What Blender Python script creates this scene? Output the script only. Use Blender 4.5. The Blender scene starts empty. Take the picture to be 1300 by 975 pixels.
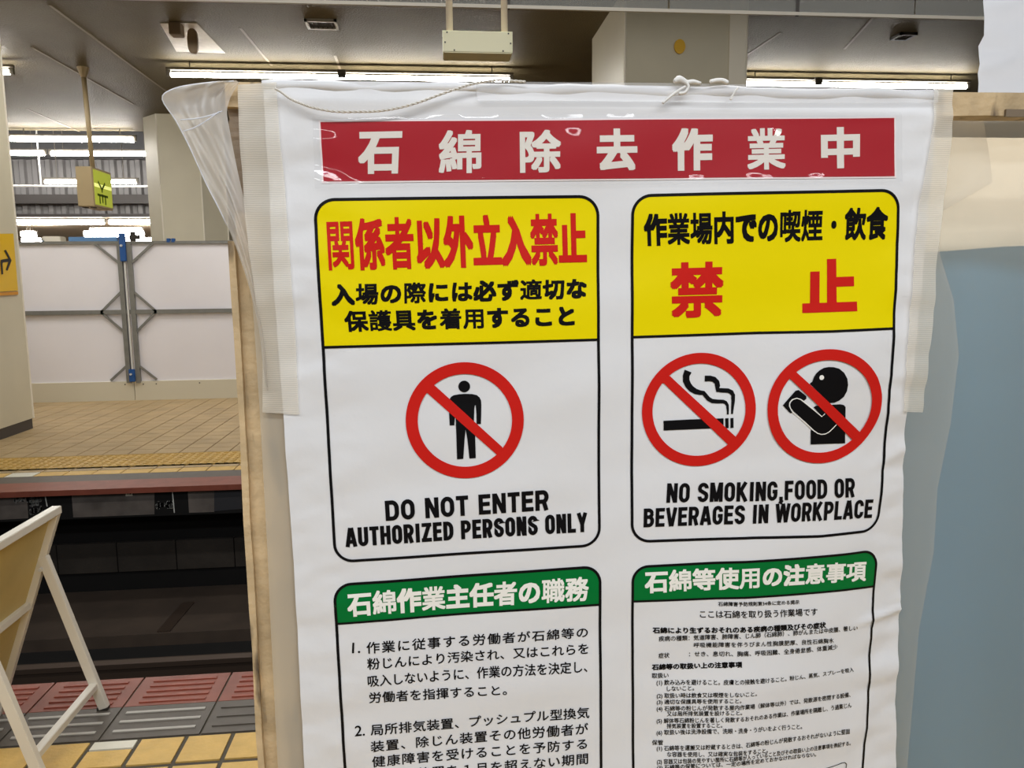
import bpy, bmesh, math, random
from mathutils import Vector, Matrix, noise
random.seed(7)
S = bpy.context.scene
C = S.collection

# ---------------------------------------------------------------- camera, world, light, exposure
def look(yaw, pitch, roll):
    f = Vector((math.sin(yaw)*math.cos(pitch), math.cos(yaw)*math.cos(pitch), -math.sin(pitch)))
    r = Vector((math.cos(yaw), -math.sin(yaw), 0)); u = r.cross(f)
    c, s = math.cos(roll), math.sin(roll)
    r2, u2 = c*r + s*u, -s*r + c*u
    return Matrix((r2, u2, -f)).transposed().to_4x4()
cam_data = bpy.data.cameras.new('camera'); cam = bpy.data.objects.new('camera', cam_data); C.objects.link(cam)
cam.matrix_world = Matrix.Translation((0, 0, 1.6)) @ look(0.097967, 0.129046, -0.010463)
cam_data.sensor_width = 36; cam_data.lens = 36*980/1300; cam_data.clip_start = 0.02; cam_data.clip_end = 200
S.camera = cam
S.view_settings.view_transform = 'Standard'; S.view_settings.look = 'None'
S.view_settings.gamma = 1; S.view_settings.use_curve_mapping = False
S.view_settings.exposure = 0.0
S.cycles.use_denoising = True
S.cycles.max_bounces = 10; S.cycles.transparent_max_bounces = 24; S.cycles.caustics_refractive = False; S.cycles.caustics_reflective = False
S.cycles.sample_clamp_indirect = 6
W = bpy.data.worlds.new('world'); S.world = W; W.use_nodes = True
W.node_tree.nodes['Background'].inputs[0].default_value = (1.0, 0.94, 0.84, 1)
W.node_tree.nodes['Background'].inputs[1].default_value = 0.10
TUBE = 48.0            # strength of every fluorescent tube
def area(name, loc, size, power, rot=(0, 0, 0), color=(1, 0.975, 0.94)):
    d = bpy.data.lights.new(name, 'AREA'); d.shape = 'RECTANGLE'; d.size, d.size_y = size; d.energy = power; d.color = color
    o = bpy.data.objects.new(name, d); C.objects.link(o); o.location = loc; o.rotation_euler = rot; return o
# the fluorescent rows over the near platform, behind and above the photographer
area('platform_lamp_row', (0.2, -1.7, 3.9), (7.0, 0.25), 150, (math.radians(25), 0, 0), (0.94, 0.97, 1.0))
area('platform_lamp_row', (0.0, -4.2, 3.9), (8.0, 0.25), 112, (math.radians(30), 0, 0), (0.94, 0.97, 1.0))
area('platform_edge_lamp_row', (-0.5, 2.0, 4.0), (6.0, 0.2), 85)
area('track_fill_light', (0.8, 6.3, 4.33), (9.0, 0.2), 36)  # unseen fill light added to brighten the big column's front
area('track_fill_light', (0.8, 4.7, 4.33), (9.0, 0.2), 60)  # second unseen fill, added for the glass curtain and the sign stand
area('far_platform_lamp_row', (-4.4, 8.6, 4.25), (8.0, 0.3), 70)
area('enclosure_work_lamp', (0.95, 1.24, 1.93), (0.6, 0.05), 0.35, (0, 0, 0), (1, 0.93, 0.80))
area('far_platform_lamp_row', (-4.4, 9.9, 4.25), (8.0, 0.3), 70)

# ---------------------------------------------------------------- colours and materials
def lin(v):
    v /= 255.0
    return v/12.92 if v <= 0.04045 else ((v+0.055)/1.055)**2.4
def rgb(r, g, b, k=1.0): return (min(1, lin(r)*k), min(1, lin(g)*k), min(1, lin(b)*k), 1)
MATS = {}
def mat(name, color, rough=0.6, metal=0.0, noise=None, bump=None, spec=0.5, coat=0.0, emit=None):
    """principled material; noise=(scale, amount) varies the colour, bump=(scale, strength)"""
    m = bpy.data.materials.new(name); m.use_nodes = True; nt = m.node_tree; b = nt.nodes['Principled BSDF']
    b.inputs['Base Color'].default_value = color; b.inputs['Roughness'].default_value = rough
    b.inputs['Metallic'].default_value = metal; b.inputs['Specular IOR Level'].default_value = spec
    b.inputs['Coat Weight'].default_value = coat; b.inputs['Coat Roughness'].default_value = 0.05
    if emit:
        b.inputs['Emission Color'].default_value = emit[0]; b.inputs['Emission Strength'].default_value = emit[1]
    if noise or bump:
        tc = nt.nodes.new('ShaderNodeTexCoord')
    if noise:
        n = nt.nodes.new('ShaderNodeTexNoise'); n.inputs['Scale'].default_value = noise[0]; n.inputs['Detail'].default_value = 6
        nt.links.new(tc.outputs['Object'], n.inputs['Vector'])
        r = nt.nodes.new('ShaderNodeValToRGB'); a = noise[1]
        r.color_ramp.elements[0].position = 0.3; r.color_ramp.elements[1].position = 0.7
        r.color_ramp.elements[0].color = tuple(c*(1-a) for c in color[:3])+(1,)
        r.color_ramp.elements[1].color = tuple(min(1, c*(1+a)) for c in color[:3])+(1,)
        nt.links.new(n.outputs['Fac'], r.inputs['Fac']); nt.links.new(r.outputs['Color'], b.inputs['Base Color'])
    if bump:
        n2 = nt.nodes.new('ShaderNodeTexNoise'); n2.inputs['Scale'].default_value = bump[0]; n2.inputs['Detail'].default_value = 5
        nt.links.new(tc.outputs['Object'], n2.inputs['Vector'])
        bp = nt.nodes.new('ShaderNodeBump'); bp.inputs['Strength'].default_value = bump[1]; bp.inputs['Distance'].default_value = 0.02
        nt.links.new(n2.outputs['Fac'], bp.inputs['Height']); nt.links.new(bp.outputs['Normal'], b.inputs['Normal'])
    MATS[name] = m; return m

def film_mat(name, color, see, blur=0.0, rough=0.25, bump=None, ribs=None, trans=0.5):
    """thin plastic: part clear, part milky (diffuse and translucent), a little glossy"""
    m = bpy.data.materials.new(name); m.use_nodes = True; nt = m.node_tree; nt.nodes.clear()
    N = nt.nodes.new; out = N('ShaderNodeOutputMaterial')
    tr = N('ShaderNodeBsdfTransparent'); df = N('ShaderNodeBsdfDiffuse'); tl = N('ShaderNodeBsdfTranslucent'); gl = N('ShaderNodeBsdfGlossy')
    df.inputs['Color'].default_value = color; tl.inputs['Color'].default_value = color
    gl.inputs['Roughness'].default_value = rough
    milky = N('ShaderNodeMixShader'); milky.inputs[0].default_value = trans
    nt.links.new(df.outputs[0], milky.inputs[1]); nt.links.new(tl.outputs[0], milky.inputs[2])
    a = N('ShaderNodeMixShader'); a.inputs[0].default_value = see
    nt.links.new(milky.outputs[0], a.inputs[1]); nt.links.new(tr.outputs[0], a.inputs[2])
    last = a
    if blur:
        rf = N('ShaderNodeBsdfRefraction'); rf.inputs['IOR'].default_value = 1.12; rf.inputs['Roughness'].default_value = blur
        b2 = N('ShaderNodeMixShader'); b2.inputs[0].default_value = 0.4
        nt.links.new(a.outputs[0], b2.inputs[1]); nt.links.new(rf.outputs[0], b2.inputs[2]); last = b2
    fr = N('ShaderNodeLayerWeight'); fr.inputs['Blend'].default_value = 0.5
    pw = N('ShaderNodeMath'); pw.operation = 'POWER'; pw.inputs[1].default_value = 4.0; nt.links.new(fr.outputs['Facing'], pw.inputs[0])
    ml = N('ShaderNodeMath'); ml.operation = 'MULTIPLY_ADD'; ml.inputs[1].default_value = 0.6; ml.inputs[2].default_value = 0.03; nt.links.new(pw.outputs[0], ml.inputs[0])
    g = N('ShaderNodeMixShader'); nt.links.new(ml.outputs[0], g.inputs[0])
    nt.links.new(last.outputs[0], g.inputs[1]); nt.links.new(gl.outputs[0], g.inputs[2]); nt.links.new(g.outputs[0], out.inputs[0])
    if ribs:
        tc = N('ShaderNodeTexCoord'); w = N('ShaderNodeTexWave'); w.bands_direction = ribs[1]; w.inputs['Scale'].default_value = ribs[0]
        w.inputs['Distortion'].default_value = 1.5; w.inputs['Detail'].default_value = 2
        nt.links.new(tc.outputs['Object'], w.inputs['Vector'])
        bp = N('ShaderNodeBump'); bp.inputs['Strength'].default_value = 0.2; bp.inputs['Distance'].default_value = 0.001
        nt.links.new(w.outputs['Fac'], bp.inputs['Height'])
        for s in (df, gl): nt.links.new(bp.outputs['Normal'], s.inputs['Normal'])
        mr = N('ShaderNodeMapRange'); mr.inputs['To Min'].default_value = see-0.07; mr.inputs['To Max'].default_value = see+0.07
        nt.links.new(w.outputs['Fac'], mr.inputs['Value']); nt.links.new(mr.outputs[0], a.inputs[0])
    elif bump:
        tc = N('ShaderNodeTexCoord'); n = N('ShaderNodeTexNoise'); n.inputs['Scale'].default_value = bump[0]; n.inputs['Detail'].default_value = 3
        nt.links.new(tc.outputs['Object'], n.inputs['Vector'])
        bp = N('ShaderNodeBump'); bp.inputs['Strength'].default_value = bump[1]; bp.inputs['Distance'].default_value = 0.02
        nt.links.new(n.outputs['Fac'], bp.inputs['Height'])
        for s in (df, gl, fr): nt.links.new(bp.outputs['Normal'], s.inputs['Normal'])
    MATS[name] = m; return m

K = 1.28                                   # printed colours: photographed value -> albedo
vinyl = mat('white_vinyl', rgb(206, 206, 208, K), 0.45, noise=(2.5, 0.02), bump=(26, 0.05), spec=0.3)
ink_black = mat('black_ink', rgb(14, 13, 15, K), 0.4, spec=0.12)
ink_red = mat('red_ink', rgb(186, 30, 24, K), 0.4, spec=0.12)
ink_yellow = mat('yellow_ink', rgb(216, 198, 0, K), 0.4, spec=0.12)
ink_green = mat('green_ink', rgb(4, 104, 46, K), 0.4, spec=0.12)
ink_white = mat('white_ink', rgb(222, 220, 214, K), 0.45, spec=0.12)
card_red = mat('red_card', rgb(156, 22, 34, K), 0.3, spec=0.12)
card_white = mat('card_edge_white', rgb(226, 214, 214, K), 0.4)
card_letter = mat('card_letter_white', rgb(212, 206, 198, K), 0.4, spec=0.12)
clear_pvc = film_mat('clear_pocket_plastic', (0.9, 0.9, 0.92, 1), 0.97, rough=0.04, bump=(9, 0.18))
sheet_film = film_mat('milky_plastic_film', (0.70, 0.68, 0.62, 1), 0.66, rough=0.35, bump=(5, 0.1), trans=0.4)
flap_film = film_mat('clear_milky_film', (0.95, 0.91, 0.86, 1), 0.42, rough=0.3, bump=(9, 0.08), trans=0.4)
fold_film = film_mat('folded_film', (0.72, 0.66, 0.56, 1), 0.66, rough=0.35, trans=0.4)
white_film = film_mat('white_film', (0.90, 0.93, 1.0, 1), 0.08, rough=0.4, bump=(14, 0.08), trans=0.35)
tape_left = film_mat('ribbed_tape', (0.92, 0.87, 0.77, 1), 0.40, rough=0.35, ribs=(112, 'Z'), trans=0.3)
tape_clear = film_mat('thin_clear_tape', (0.80, 0.80, 0.82, 1), 0.72, rough=0.25, trans=0.3)
wood = mat('weathered_timber', rgb(204, 178, 138), 0.75, noise=(14, 0.25), bump=(60, 0.25))
wood_dark = mat('grey_timber', rgb(150, 132, 112), 0.8, noise=(7, 0.3), bump=(60, 0.2))
tarp_blue = mat('blue_tarpaulin', rgb(80, 140, 172), 0.55, noise=(3, 0.08), bump=(9, 0.2))
board_beige = mat('beige_board', rgb(240, 224, 196), 0.7, noise=(2, 0.05))
cord_mat = mat('white_cord', rgb(216, 212, 204), 0.7)
metal_white = mat('white_painted_metal', rgb(225, 220, 208), 0.35, noise=(6, 0.04))
sign_back = mat('tan_sign_back', rgb(206, 186, 124), 0.55, noise=(4, 0.10))
ceil_mat = mat('stained_ceiling_paint', rgb(100, 90, 67), 0.6, noise=(1.3, 0.12), bump=(45, 0.5), spec=0.15)
seam_mat = mat('ceiling_seam_filler', rgb(136, 124, 104), 0.6)
clad = mat('beige_column_cladding', rgb(204, 197, 174), 0.38, noise=(1.5, 0.05), bump=(2.2, 0.12))
_nt = wood.node_tree; _b = _nt.nodes['Principled BSDF']; _tc = _nt.nodes.new('ShaderNodeTexCoord'); _mp = _nt.nodes.new('ShaderNodeMapping')
_mp.inputs['Scale'].default_value = (30, 30, 7); _n = _nt.nodes.new('ShaderNodeTexNoise'); _n.inputs['Scale'].default_value = 1.0; _n.inputs['Detail'].default_value = 4
_r = _nt.nodes.new('ShaderNodeValToRGB'); _r.color_ramp.elements[0].position = 0.56; _r.color_ramp.elements[1].position = 0.68
_mx = _nt.nodes.new('ShaderNodeMixRGB'); _mx.inputs[2].default_value = rgb(88, 72, 56)
_nt.links.new(_tc.outputs['Object'], _mp.inputs[0]); _nt.links.new(_mp.outputs[0], _n.inputs['Vector']); _nt.links.new(_n.outputs['Fac'], _r.inputs[0]); _nt.links.new(_r.outputs[0], _mx.inputs[0])
_src = _b.inputs['Base Color'].links[0].from_socket; _nt.links.new(_src, _mx.inputs[1]); _nt.links.new(_mx.outputs[0], _b.inputs['Base Color'])
clad_edge = mat('pale_cladding_edge', rgb(236, 230, 214), 0.4)
clad_base = mat('dark_column_base', rgb(70, 64, 60), 0.6)
panel_white = mat('white_hoarding_sheet', rgb(236, 234, 240), 0.55, noise=(1.2, 0.025))
panel_base = mat('cream_base_board', rgb(214, 208, 188), 0.6)
steel = mat('grey_galvanised_steel', rgb(132, 132, 128), 0.45, metal=0.3, noise=(12, 0.1))
steel_lt = mat('pale_steel', rgb(214, 214, 210), 0.4)
blue_paint = mat('blue_painted_steel', rgb(32, 84, 150), 0.45)
blue_sheet = mat('blue_plastic_sheet', rgb(96, 140, 190), 0.5)
tile_yellow = mat('yellow_platform_tile', rgb(216, 178, 100), 0.5, noise=(14, 0.10), bump=(80, 0.15))
tile_pale = mat('pale_platform_tile', rgb(226, 222, 204), 0.5, noise=(14, 0.06))
tile_tan = mat('tan_platform_tile', rgb(178, 154, 114), 0.5, noise=(3, 0.14))
tile_tactile = mat('ochre_tactile_tile', rgb(196, 160, 84), 0.5, noise=(8, 0.12))
grout = mat('dark_grout', rgb(84, 78, 66), 0.8, noise=(10, 0.15))
grout_far = mat('brown_grout', rgb(120, 98, 66), 0.8)
tile_grey = mat('grey_edge_tile', rgb(90, 84, 76), 0.5, noise=(16, 0.10))
tile_grey_ridge = mat('pale_worn_ridge', rgb(178, 174, 166), 0.5)
tile_red = mat('red_edge_tile', rgb(134, 72, 56), 0.45, noise=(10, 0.16))
tile_red_ridge = mat('orange_worn_ridge', rgb(146, 72, 54), 0.45, noise=(20, 0.12))
pit = mat('sooty_concrete', rgb(58, 52, 46), 0.9, noise=(3, 0.3), bump=(20, 0.3))
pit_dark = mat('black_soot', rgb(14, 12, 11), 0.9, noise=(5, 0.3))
pit_slab = mat('brown_dusty_slab', rgb(74, 62, 52), 0.9, noise=(2.5, 0.25))
pit_patch = mat('grey_patched_concrete', rgb(104, 96, 90), 0.9, noise=(6, 0.35))
rail_steel = mat('rusty_rail_steel', rgb(84, 70, 60), 0.5, metal=0.4)
chalk = mat('white_chalk', rgb(216, 216, 210), 0.9)
yellow_sign = mat('yellow_sign_face', rgb(224, 180, 8), 0.4)
yellow_dot = mat('yellow_sticker', rgb(226, 176, 10), 0.5)
black_paint = mat('black_sign_ink', rgb(24, 20, 16), 0.5)
cream_box = mat('cream_painted_box', rgb(236, 234, 200), 0.4)
pipe_mat = mat('cream_pipe', rgb(222, 208, 186), 0.4)
sign_case = mat('tan_sign_case', rgb(158, 140, 106), 0.45)
vent_dark = mat('vent_dark_metal', rgb(50, 46, 42), 0.5)
vent_rim = mat('vent_pale_rim', rgb(190, 184, 172), 0.35, metal=0.3)
corr = mat('grey_corrugated_cladding', rgb(112, 110, 110), 0.5, noise=(1, 0.1))
roof_dark = mat('dark_roof', rgb(58, 58, 60), 0.7)
beam_dark = mat('dark_steel_beam', rgb(34, 26, 22), 0.5)
hall_beige = mat('beige_hall_ceiling', rgb(196, 176, 150), 0.6)
lamp_case = mat('white_lamp_housing', rgb(104, 98, 88), 0.5)
tube_mat = mat('lit_tube', (1, 1, 1, 1), 0.4, emit=((1.0, 0.96, 0.90, 1), TUBE))
lit_green = mat('lit_green_sign_face', rgb(120, 130, 50), 0.25, emit=(rgb(200, 206, 70), 0.45))
lit_pale = mat('lit_pale_band', rgb(230, 235, 160), 0.25, emit=(rgb(226, 232, 120), 0.7))
green_ink_dark = mat('dark_green_symbol', rgb(74, 92, 14), 0.4, spec=0.12)

def glass_mat(name):
    m = bpy.data.materials.new(name); m.use_nodes = True; nt = m.node_tree; nt.nodes.clear(); N = nt.nodes.new
    out = N('ShaderNodeOutputMaterial'); t = N('ShaderNodeBsdfTransparent'); t.inputs[0].default_value = (0.86, 0.87, 0.85, 1)
    d = N('ShaderNodeBsdfDiffuse'); d.inputs[0].default_value = (0.5, 0.51, 0.5, 1); g = N('ShaderNodeBsdfGlossy'); g.inputs['Roughness'].default_value = 0.05
    a = N('ShaderNodeMixShader'); a.inputs[0].default_value = 0.32  # grey diffuse share: dust plus the lit platform's reflection put into the colour
    nt.links.new(t.outputs[0], a.inputs[1]); nt.links.new(d.outputs[0], a.inputs[2])
    b = N('ShaderNodeMixShader'); b.inputs[0].default_value = 0.12
    nt.links.new(a.outputs[0], b.inputs[1]); nt.links.new(g.outputs[0], b.inputs[2]); nt.links.new(b.outputs[0], out.inputs[0])
    MATS[name] = m; return m
smoke_glass = glass_mat('dusty_sheen_curtain_glass')

# ---------------------------------------------------------------- mesh helpers
class MB:
    def __init__(self): self.v, self.f, self.m = [], [], []
    def add(self, vs, fs, mi=0):
        o = len(self.v); self.v += [tuple(p) for p in vs]; self.f += [tuple(i+o for i in f) for f in fs]; self.m += [mi]*len(fs); return self
    def box(self, lo, hi, mi=0):
        x0, y0, z0 = [min(a, b) for a, b in zip(lo, hi)]; x1, y1, z1 = [max(a, b) for a, b in zip(lo, hi)]
        return self.add([(x0,y0,z0),(x1,y0,z0),(x1,y1,z0),(x0,y1,z0),(x0,y0,z1),(x1,y0,z1),(x1,y1,z1),(x0,y1,z1)],
                        [(0,3,2,1),(4,5,6,7),(0,1,5,4),(1,2,6,5),(2,3,7,6),(3,0,4,7)], mi)
    def bar(self, a, b, w, h, up=(0, 0, 1), mi=0):
        """rectangular bar from a to b; w across, h along 'up'"""
        a, b = Vector(a), Vector(b); d = (b-a).normalized(); up = Vector(up); s = d.cross(up)
        if s.length < 1e-6: s = d.cross(Vector((1, 0, 0)))
        s.normalize(); u = s.cross(d); vs = []
        for p in (a, b):
            for q, r in ((-1,-1),(1,-1),(1,1),(-1,1)): vs.append(p + s*(q*w/2) + u*(r*h/2))
        return self.add(vs, [(0,1,2,3),(7,6,5,4),(0,4,5,1),(1,5,6,2),(2,6,7,3),(3,7,4,0)], mi)
    def tube(self, path, r, n=10, mi=0, cap=True):
        P = [Vector(p) for p in path]; vs = []; fs = []; ref = Vector((0.13, 0.29, 0.95))
        for i, p in enumerate(P):
            t = (P[min(i+1, len(P)-1)] - P[max(i-1, 0)]).normalized(); s = t.cross(ref)
            if s.length < 1e-3: s = t.cross(Vector((1, 0, 0)))
            s.normalize(); u = s.cross(t); rr = r[i] if isinstance(r, (list, tuple)) else r
            for k in range(n):
                a = 2*math.pi*k/n; vs.append(p + s*(rr*math.cos(a)) + u*(rr*math.sin(a)))
        for i in range(len(P)-1):
            for k in range(n): fs.append((i*n+k, i*n+(k+1) % n, (i+1)*n+(k+1) % n, (i+1)*n+k))
        if cap: fs.append(tuple(range(n-1, -1, -1))); fs.append(tuple((len(P)-1)*n+k for k in range(n)))
        return self.add(vs, fs, mi)
    def prism(self, poly, z0, z1, mi=0):
        n = len(poly); vs = [(x, y, z0) for x, y in poly] + [(x, y, z1) for x, y in poly]
        fs = [tuple(range(n-1, -1, -1)), tuple(range(n, 2*n))] + [(i, (i+1) % n, n+(i+1) % n, n+i) for i in range(n)]
        return self.add(vs, fs, mi)
    def slab(self, poly3, d, mi=0):
        """a flat outline given by 3D points, thickened by the vector d"""
        n = len(poly3); d = Vector(d); vs = [Vector(p) for p in poly3] + [Vector(p)+d for p in poly3]
        fs = [tuple(range(n-1, -1, -1)), tuple(range(n, 2*n))] + [(i, (i+1) % n, n+(i+1) % n, n+i) for i in range(n)]
        return self.add(vs, fs, mi)
    def grid(self, rows, mi=0):
        m = len(rows[0]); vs = [p for r in rows for p in r]
        return self.add(vs, [(i*m+j, i*m+j+1, (i+1)*m+j+1, (i+1)*m+j) for i in range(len(rows)-1) for j in range(m-1)], mi)
    def build(self, name, mats, parent=None, smooth=False, bevel=0.0):
        me = bpy.data.meshes.new(name); me.from_pydata(self.v, [], self.f)
        if not isinstance(mats, (list, tuple)): mats = [mats]
        for m in mats: me.materials.append(m)
        for p, i in zip(me.polygons, self.m): p.material_index = i; p.use_smooth = smooth
        bm = bmesh.new(); bm.from_mesh(me); bmesh.ops.recalc_face_normals(bm, faces=bm.faces)
        if bevel: bmesh.ops.bevel(bm, geom=list(bm.edges), offset=bevel, segments=2, affect='EDGES', clamp_overlap=True)
        bm.to_mesh(me); bm.free(); me.update()
        o = bpy.data.objects.new(name, me); C.objects.link(o)
        if parent is not None: adopt(o, parent)
        return o
def world_base(o):
    p = Vector(o.location)
    while o.parent: o = o.parent; p += Vector(o.location)
    return p
def adopt(o, parent):
    o.parent = parent; o.location = Vector((0, 0, 0)) - world_base(parent) if parent.type == 'EMPTY' or True else o.location
def thing(name, label, cat, loc=(0, 0, 0), group=None):
    o = bpy.data.objects.new(name, None); C.objects.link(o); o.location = loc; o.empty_display_size = 0.1
    return tag(o, label, cat, group)
def tag(o, label, cat, group=None):
    o['label'] = label; o['category'] = cat
    if group: o['group'] = group
    return o
def struct(o): o['kind'] = 'structure'; return o

# ================================================================ THE PLATFORM HALL
YN, YF = 3.15, 6.34                         # platform edges either side of the track
# near platform: tiles, grey strip, red edge strip
b = MB(); b.box((-5, -4.5, -0.25), (5, YN-0.012, -0.006))
struct(b.build('floor', grout))
b = MB()
tw = 0.162; y = 2.695; row = 0
while y > -0.5:
    x = -4.0 + (0.0 if row == 0 else 0.0)
    while x < 3.0:
        mi = 1 if (row == 0 and abs(x + 1.322) < 0.08) else 0
        if mi:
            b.box((x+0.008, y-0.05, -0.006), (x+tw-0.008, y-0.004, 0.0), 1); b.box((x+0.008, y-tw+0.008, -0.006), (x+tw-0.008, y-0.060, 0.0), 0)
        else: b.box((x+0.008, y-tw+0.008, -0.006), (x+tw-0.008, y-0.004, 0.0), 0)
        x += tw
    y -= tw + (0.012 if row == 0 else 0.0); row += 1
struct(b.build('floor', [tile_yellow, tile_pale]))
b = MB(); x = -4.03
while x < 3.0:
    b.box((x+0.004, 2.705, -0.006), (x+0.346, 2.922, 0.0), 0)
    for k in range(3):
        yy = 2.745 + k*0.062
        b.box((x+0.03, yy, 0.0), (x+0.32, yy+0.013, 0.004), 1 if x < -0.9 else 0)
    x += 0.35
struct(b.build('trim_1', [tile_grey, tile_grey_ridge]))
b = MB(); x = -4.03
while x < 3.0:
    b.box((x+0.004, 2.925, -0.05), (x+0.346, YN, 0.0), 0)
    for k in range(5):
        yy = 2.945 + k*0.04
        b.box((x+0.05, yy, 0.0), (x+0.30, yy+0.014, 0.004), 1)
    x += 0.35
struct(b.build('trim_2', [tile_red, tile_red_ridge]))
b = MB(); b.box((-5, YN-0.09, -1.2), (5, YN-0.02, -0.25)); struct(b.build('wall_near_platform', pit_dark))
# track bed
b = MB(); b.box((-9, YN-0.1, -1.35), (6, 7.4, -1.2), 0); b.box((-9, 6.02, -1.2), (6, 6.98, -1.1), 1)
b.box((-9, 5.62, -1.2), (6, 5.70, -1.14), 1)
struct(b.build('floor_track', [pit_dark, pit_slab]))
b = MB()
p0, p1 = (-2.192,5.755,-1.1), (-2.147,6.247,-1.1)
b.bar((p0[0], 6.04, -1.094), (p0[0]+0.02, 6.6, -1.094), 0.10, 0.012)
tag(b.build('joint_plate', rail_steel), 'brown rusty strip lying across the dark slab beside the track', 'plate')
for yy, lab in ((5.30, 'dark steel rail nearest the far platform down in the track pit'), (4.23, 'dark steel rail hidden close under the near platform edge')):
    b = MB(); x0, x1 = -9, 6
    prof = [(-0.06, -1.2), (0.06, -1.2), (0.06, -1.185), (0.012, -1.165), (0.012, -1.075), (0.034, -1.065), (0.034, -1.03), (-0.034, -1.03), (-0.034, -1.065), (-0.012, -1.075), (-0.012, -1.165), (-0.06, -1.185)]
    n = len(prof); vs = [(x0, yy+q, z+0.06) for q, z in prof] + [(x1, yy+q, z+0.06) for q, z in prof]
    b.add(vs, [tuple(range(n-1, -1, -1)), tuple(range(n, 2*n))] + [(i, (i+1) % n, n+(i+1) % n, n+i) for i in range(n)])
    b.box((x0, yy-0.09, -1.2), (x1, yy+0.09, -1.14))
    tag(b.build('track_rail', rail_steel), lab, 'rail')
# far platform body: edge beam, dark recess, block course
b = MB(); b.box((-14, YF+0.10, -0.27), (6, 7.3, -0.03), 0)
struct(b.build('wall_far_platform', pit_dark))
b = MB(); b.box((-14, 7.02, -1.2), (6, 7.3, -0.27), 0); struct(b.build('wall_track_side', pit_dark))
b = MB(); x = -9.0
while x < 3:
    b.box((x, 6.98, -0.93), (x+0.50, 7.03, -0.66)); x += 0.51
struct(b.build('trim_3', pit))
# patches of paler concrete and chalk writing on the edge beam
def beam_quad(name, x0, y0, x1, y1, m): pass
b = MB()
for pts in ([(-2.976,6.437,-0.07), (-2.328,6.437,-0.061), (-2.341,6.437,-0.254), (-2.978,6.437,-0.255)], [(-2.064,6.437,-0.031), (-1.85,6.437,-0.026), (-1.863,6.437,-0.253), (-2.065,6.437,-0.252)], [(-3.644,6.437,-0.051), (-3.319,6.437,-0.037), (-3.325,6.437,-0.247), (-3.663,6.437,-0.253)]):
    b.slab(pts, (0, 0.004, 0))
wp = struct(b.build('trim_4', pit_patch))
b = MB(); b.slab([(-1.849,6.435,-0.019), (-1.633,6.435,-0.006), (-1.639,6.435,-0.235), (-1.862,6.435,-0.246)], (0, 0.004, 0)); struct(b.build('trim_5', mat('dark_grey_steel_plate', rgb(50, 50, 54), 0.6)))
b = MB(); b.slab([(-2.55,6.43,-0.041), (-2.498,6.43,-0.04), (-2.501,6.43,-0.089), (-2.554,6.43,-0.091)], (0, 0.006, 0))
mk = thing('marker_plate', 'small pale square plate on the dark far platform edge beam', 'plate', (-2.524,6.43,-0.065))
b.build('plate', clad_edge, mk)
b = MB(); b.slab([(-2.536,6.429,-0.058), (-2.53,6.429,-0.058), (-2.531,6.429,-0.075), (-2.537,6.429,-0.074)], (0, 0.001, 0)); b.slab([(-2.52,6.429,-0.059), (-2.509,6.429,-0.059), (-2.51,6.429,-0.075), (-2.522,6.429,-0.075)], (0, 0.001, 0)); b.build('marking', black_paint, mk)
# far platform top: strips
fx0, fx1 = -14, 6
b = MB(); b.box((fx0, YF, -0.045), (fx1, 6.63, 0.0)); struct(b.build('trim_6', tile_red))
b = MB(); b.box((fx0, 6.63, -0.045), (fx1, 6.855, 0.0)); struct(b.build('trim_7', tile_grey))
b = MB(); b.box((fx0, 6.855, -0.3), (fx1, 34, -0.006), 2)
x = -9.0; k = 0
while x < 3:
    b.box((x+0.006, 6.865, -0.006), (x+0.234, 7.01, 0), 1 if k % 9 == 4 else 0); k += 1; x += 0.24
struct(b.build('floor_far_platform', [tile_yellow, tile_pale, grout_far]))
b = MB(); yy = 7.02
while yy < 11.4:
    if 7.10 < yy < 7.66: yy = 7.67
    dy = 0.075 if yy < 7.1 else 0.215
    x = -9.0 + 0.0
    while x < 2.4:
        b.box((x+0.006, yy+0.005, -0.006), (x+0.234, yy+dy-0.005, 0)); x += 0.24
    yy += dy
struct(b.build('floor_far_tiles', tile_tan))
b = MB(); b.box((-9, 7.105, -0.006), (2.4, 7.66, 0.0), 0)
x = -8.0
while x < 1.0:
    for r in range(7): b.box((x, 7.14+r*0.076, 0), (x+0.04, 7.175+r*0.076, 0.006), 0)
    x += 0.078
struct(b.build('trim_8', tile_tactile))
# ceiling
ZC = 4.4; YE = 15.0          # ceiling height and far edge
b = MB(); b.box((-16, -5, ZC), (14, YE, ZC+0.3)); struct(b.build('ceiling', ceil_mat))
def seam(p, q, w=0.035): return MB().bar((p[0], p[1], ZC-0.002), (q[0], q[1], ZC-0.002), w, 0.006)
ends = [((-3.744,8.511,4.4), (-3.777,12.331,4.4)), ((-4.613,9.961,4.4), (-4.542,12.827,4.4)), ((-6.293,13.24,4.4), (-6.296,15.069,4.4)), ((3.941,9.707,4.4), (3.976,8.854,4.4)), ((-2.041,9.09,4.4), (-2.004,10.557,4.4)), ((5.041,9.409,4.4), (4.743,8.256,4.4)), ((-1.15,10.058,4.4), (-1.159,10.689,4.4))]
b = MB()
for p, q in ends:
    d = Vector(q)-Vector(p); d.z = 0
    b.bar((p[0], p[1], ZC-0.002), (q[0], q[1], ZC-0.002), 0.03, 0.006)
struct(b.build('trim_9', seam_mat))
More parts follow.
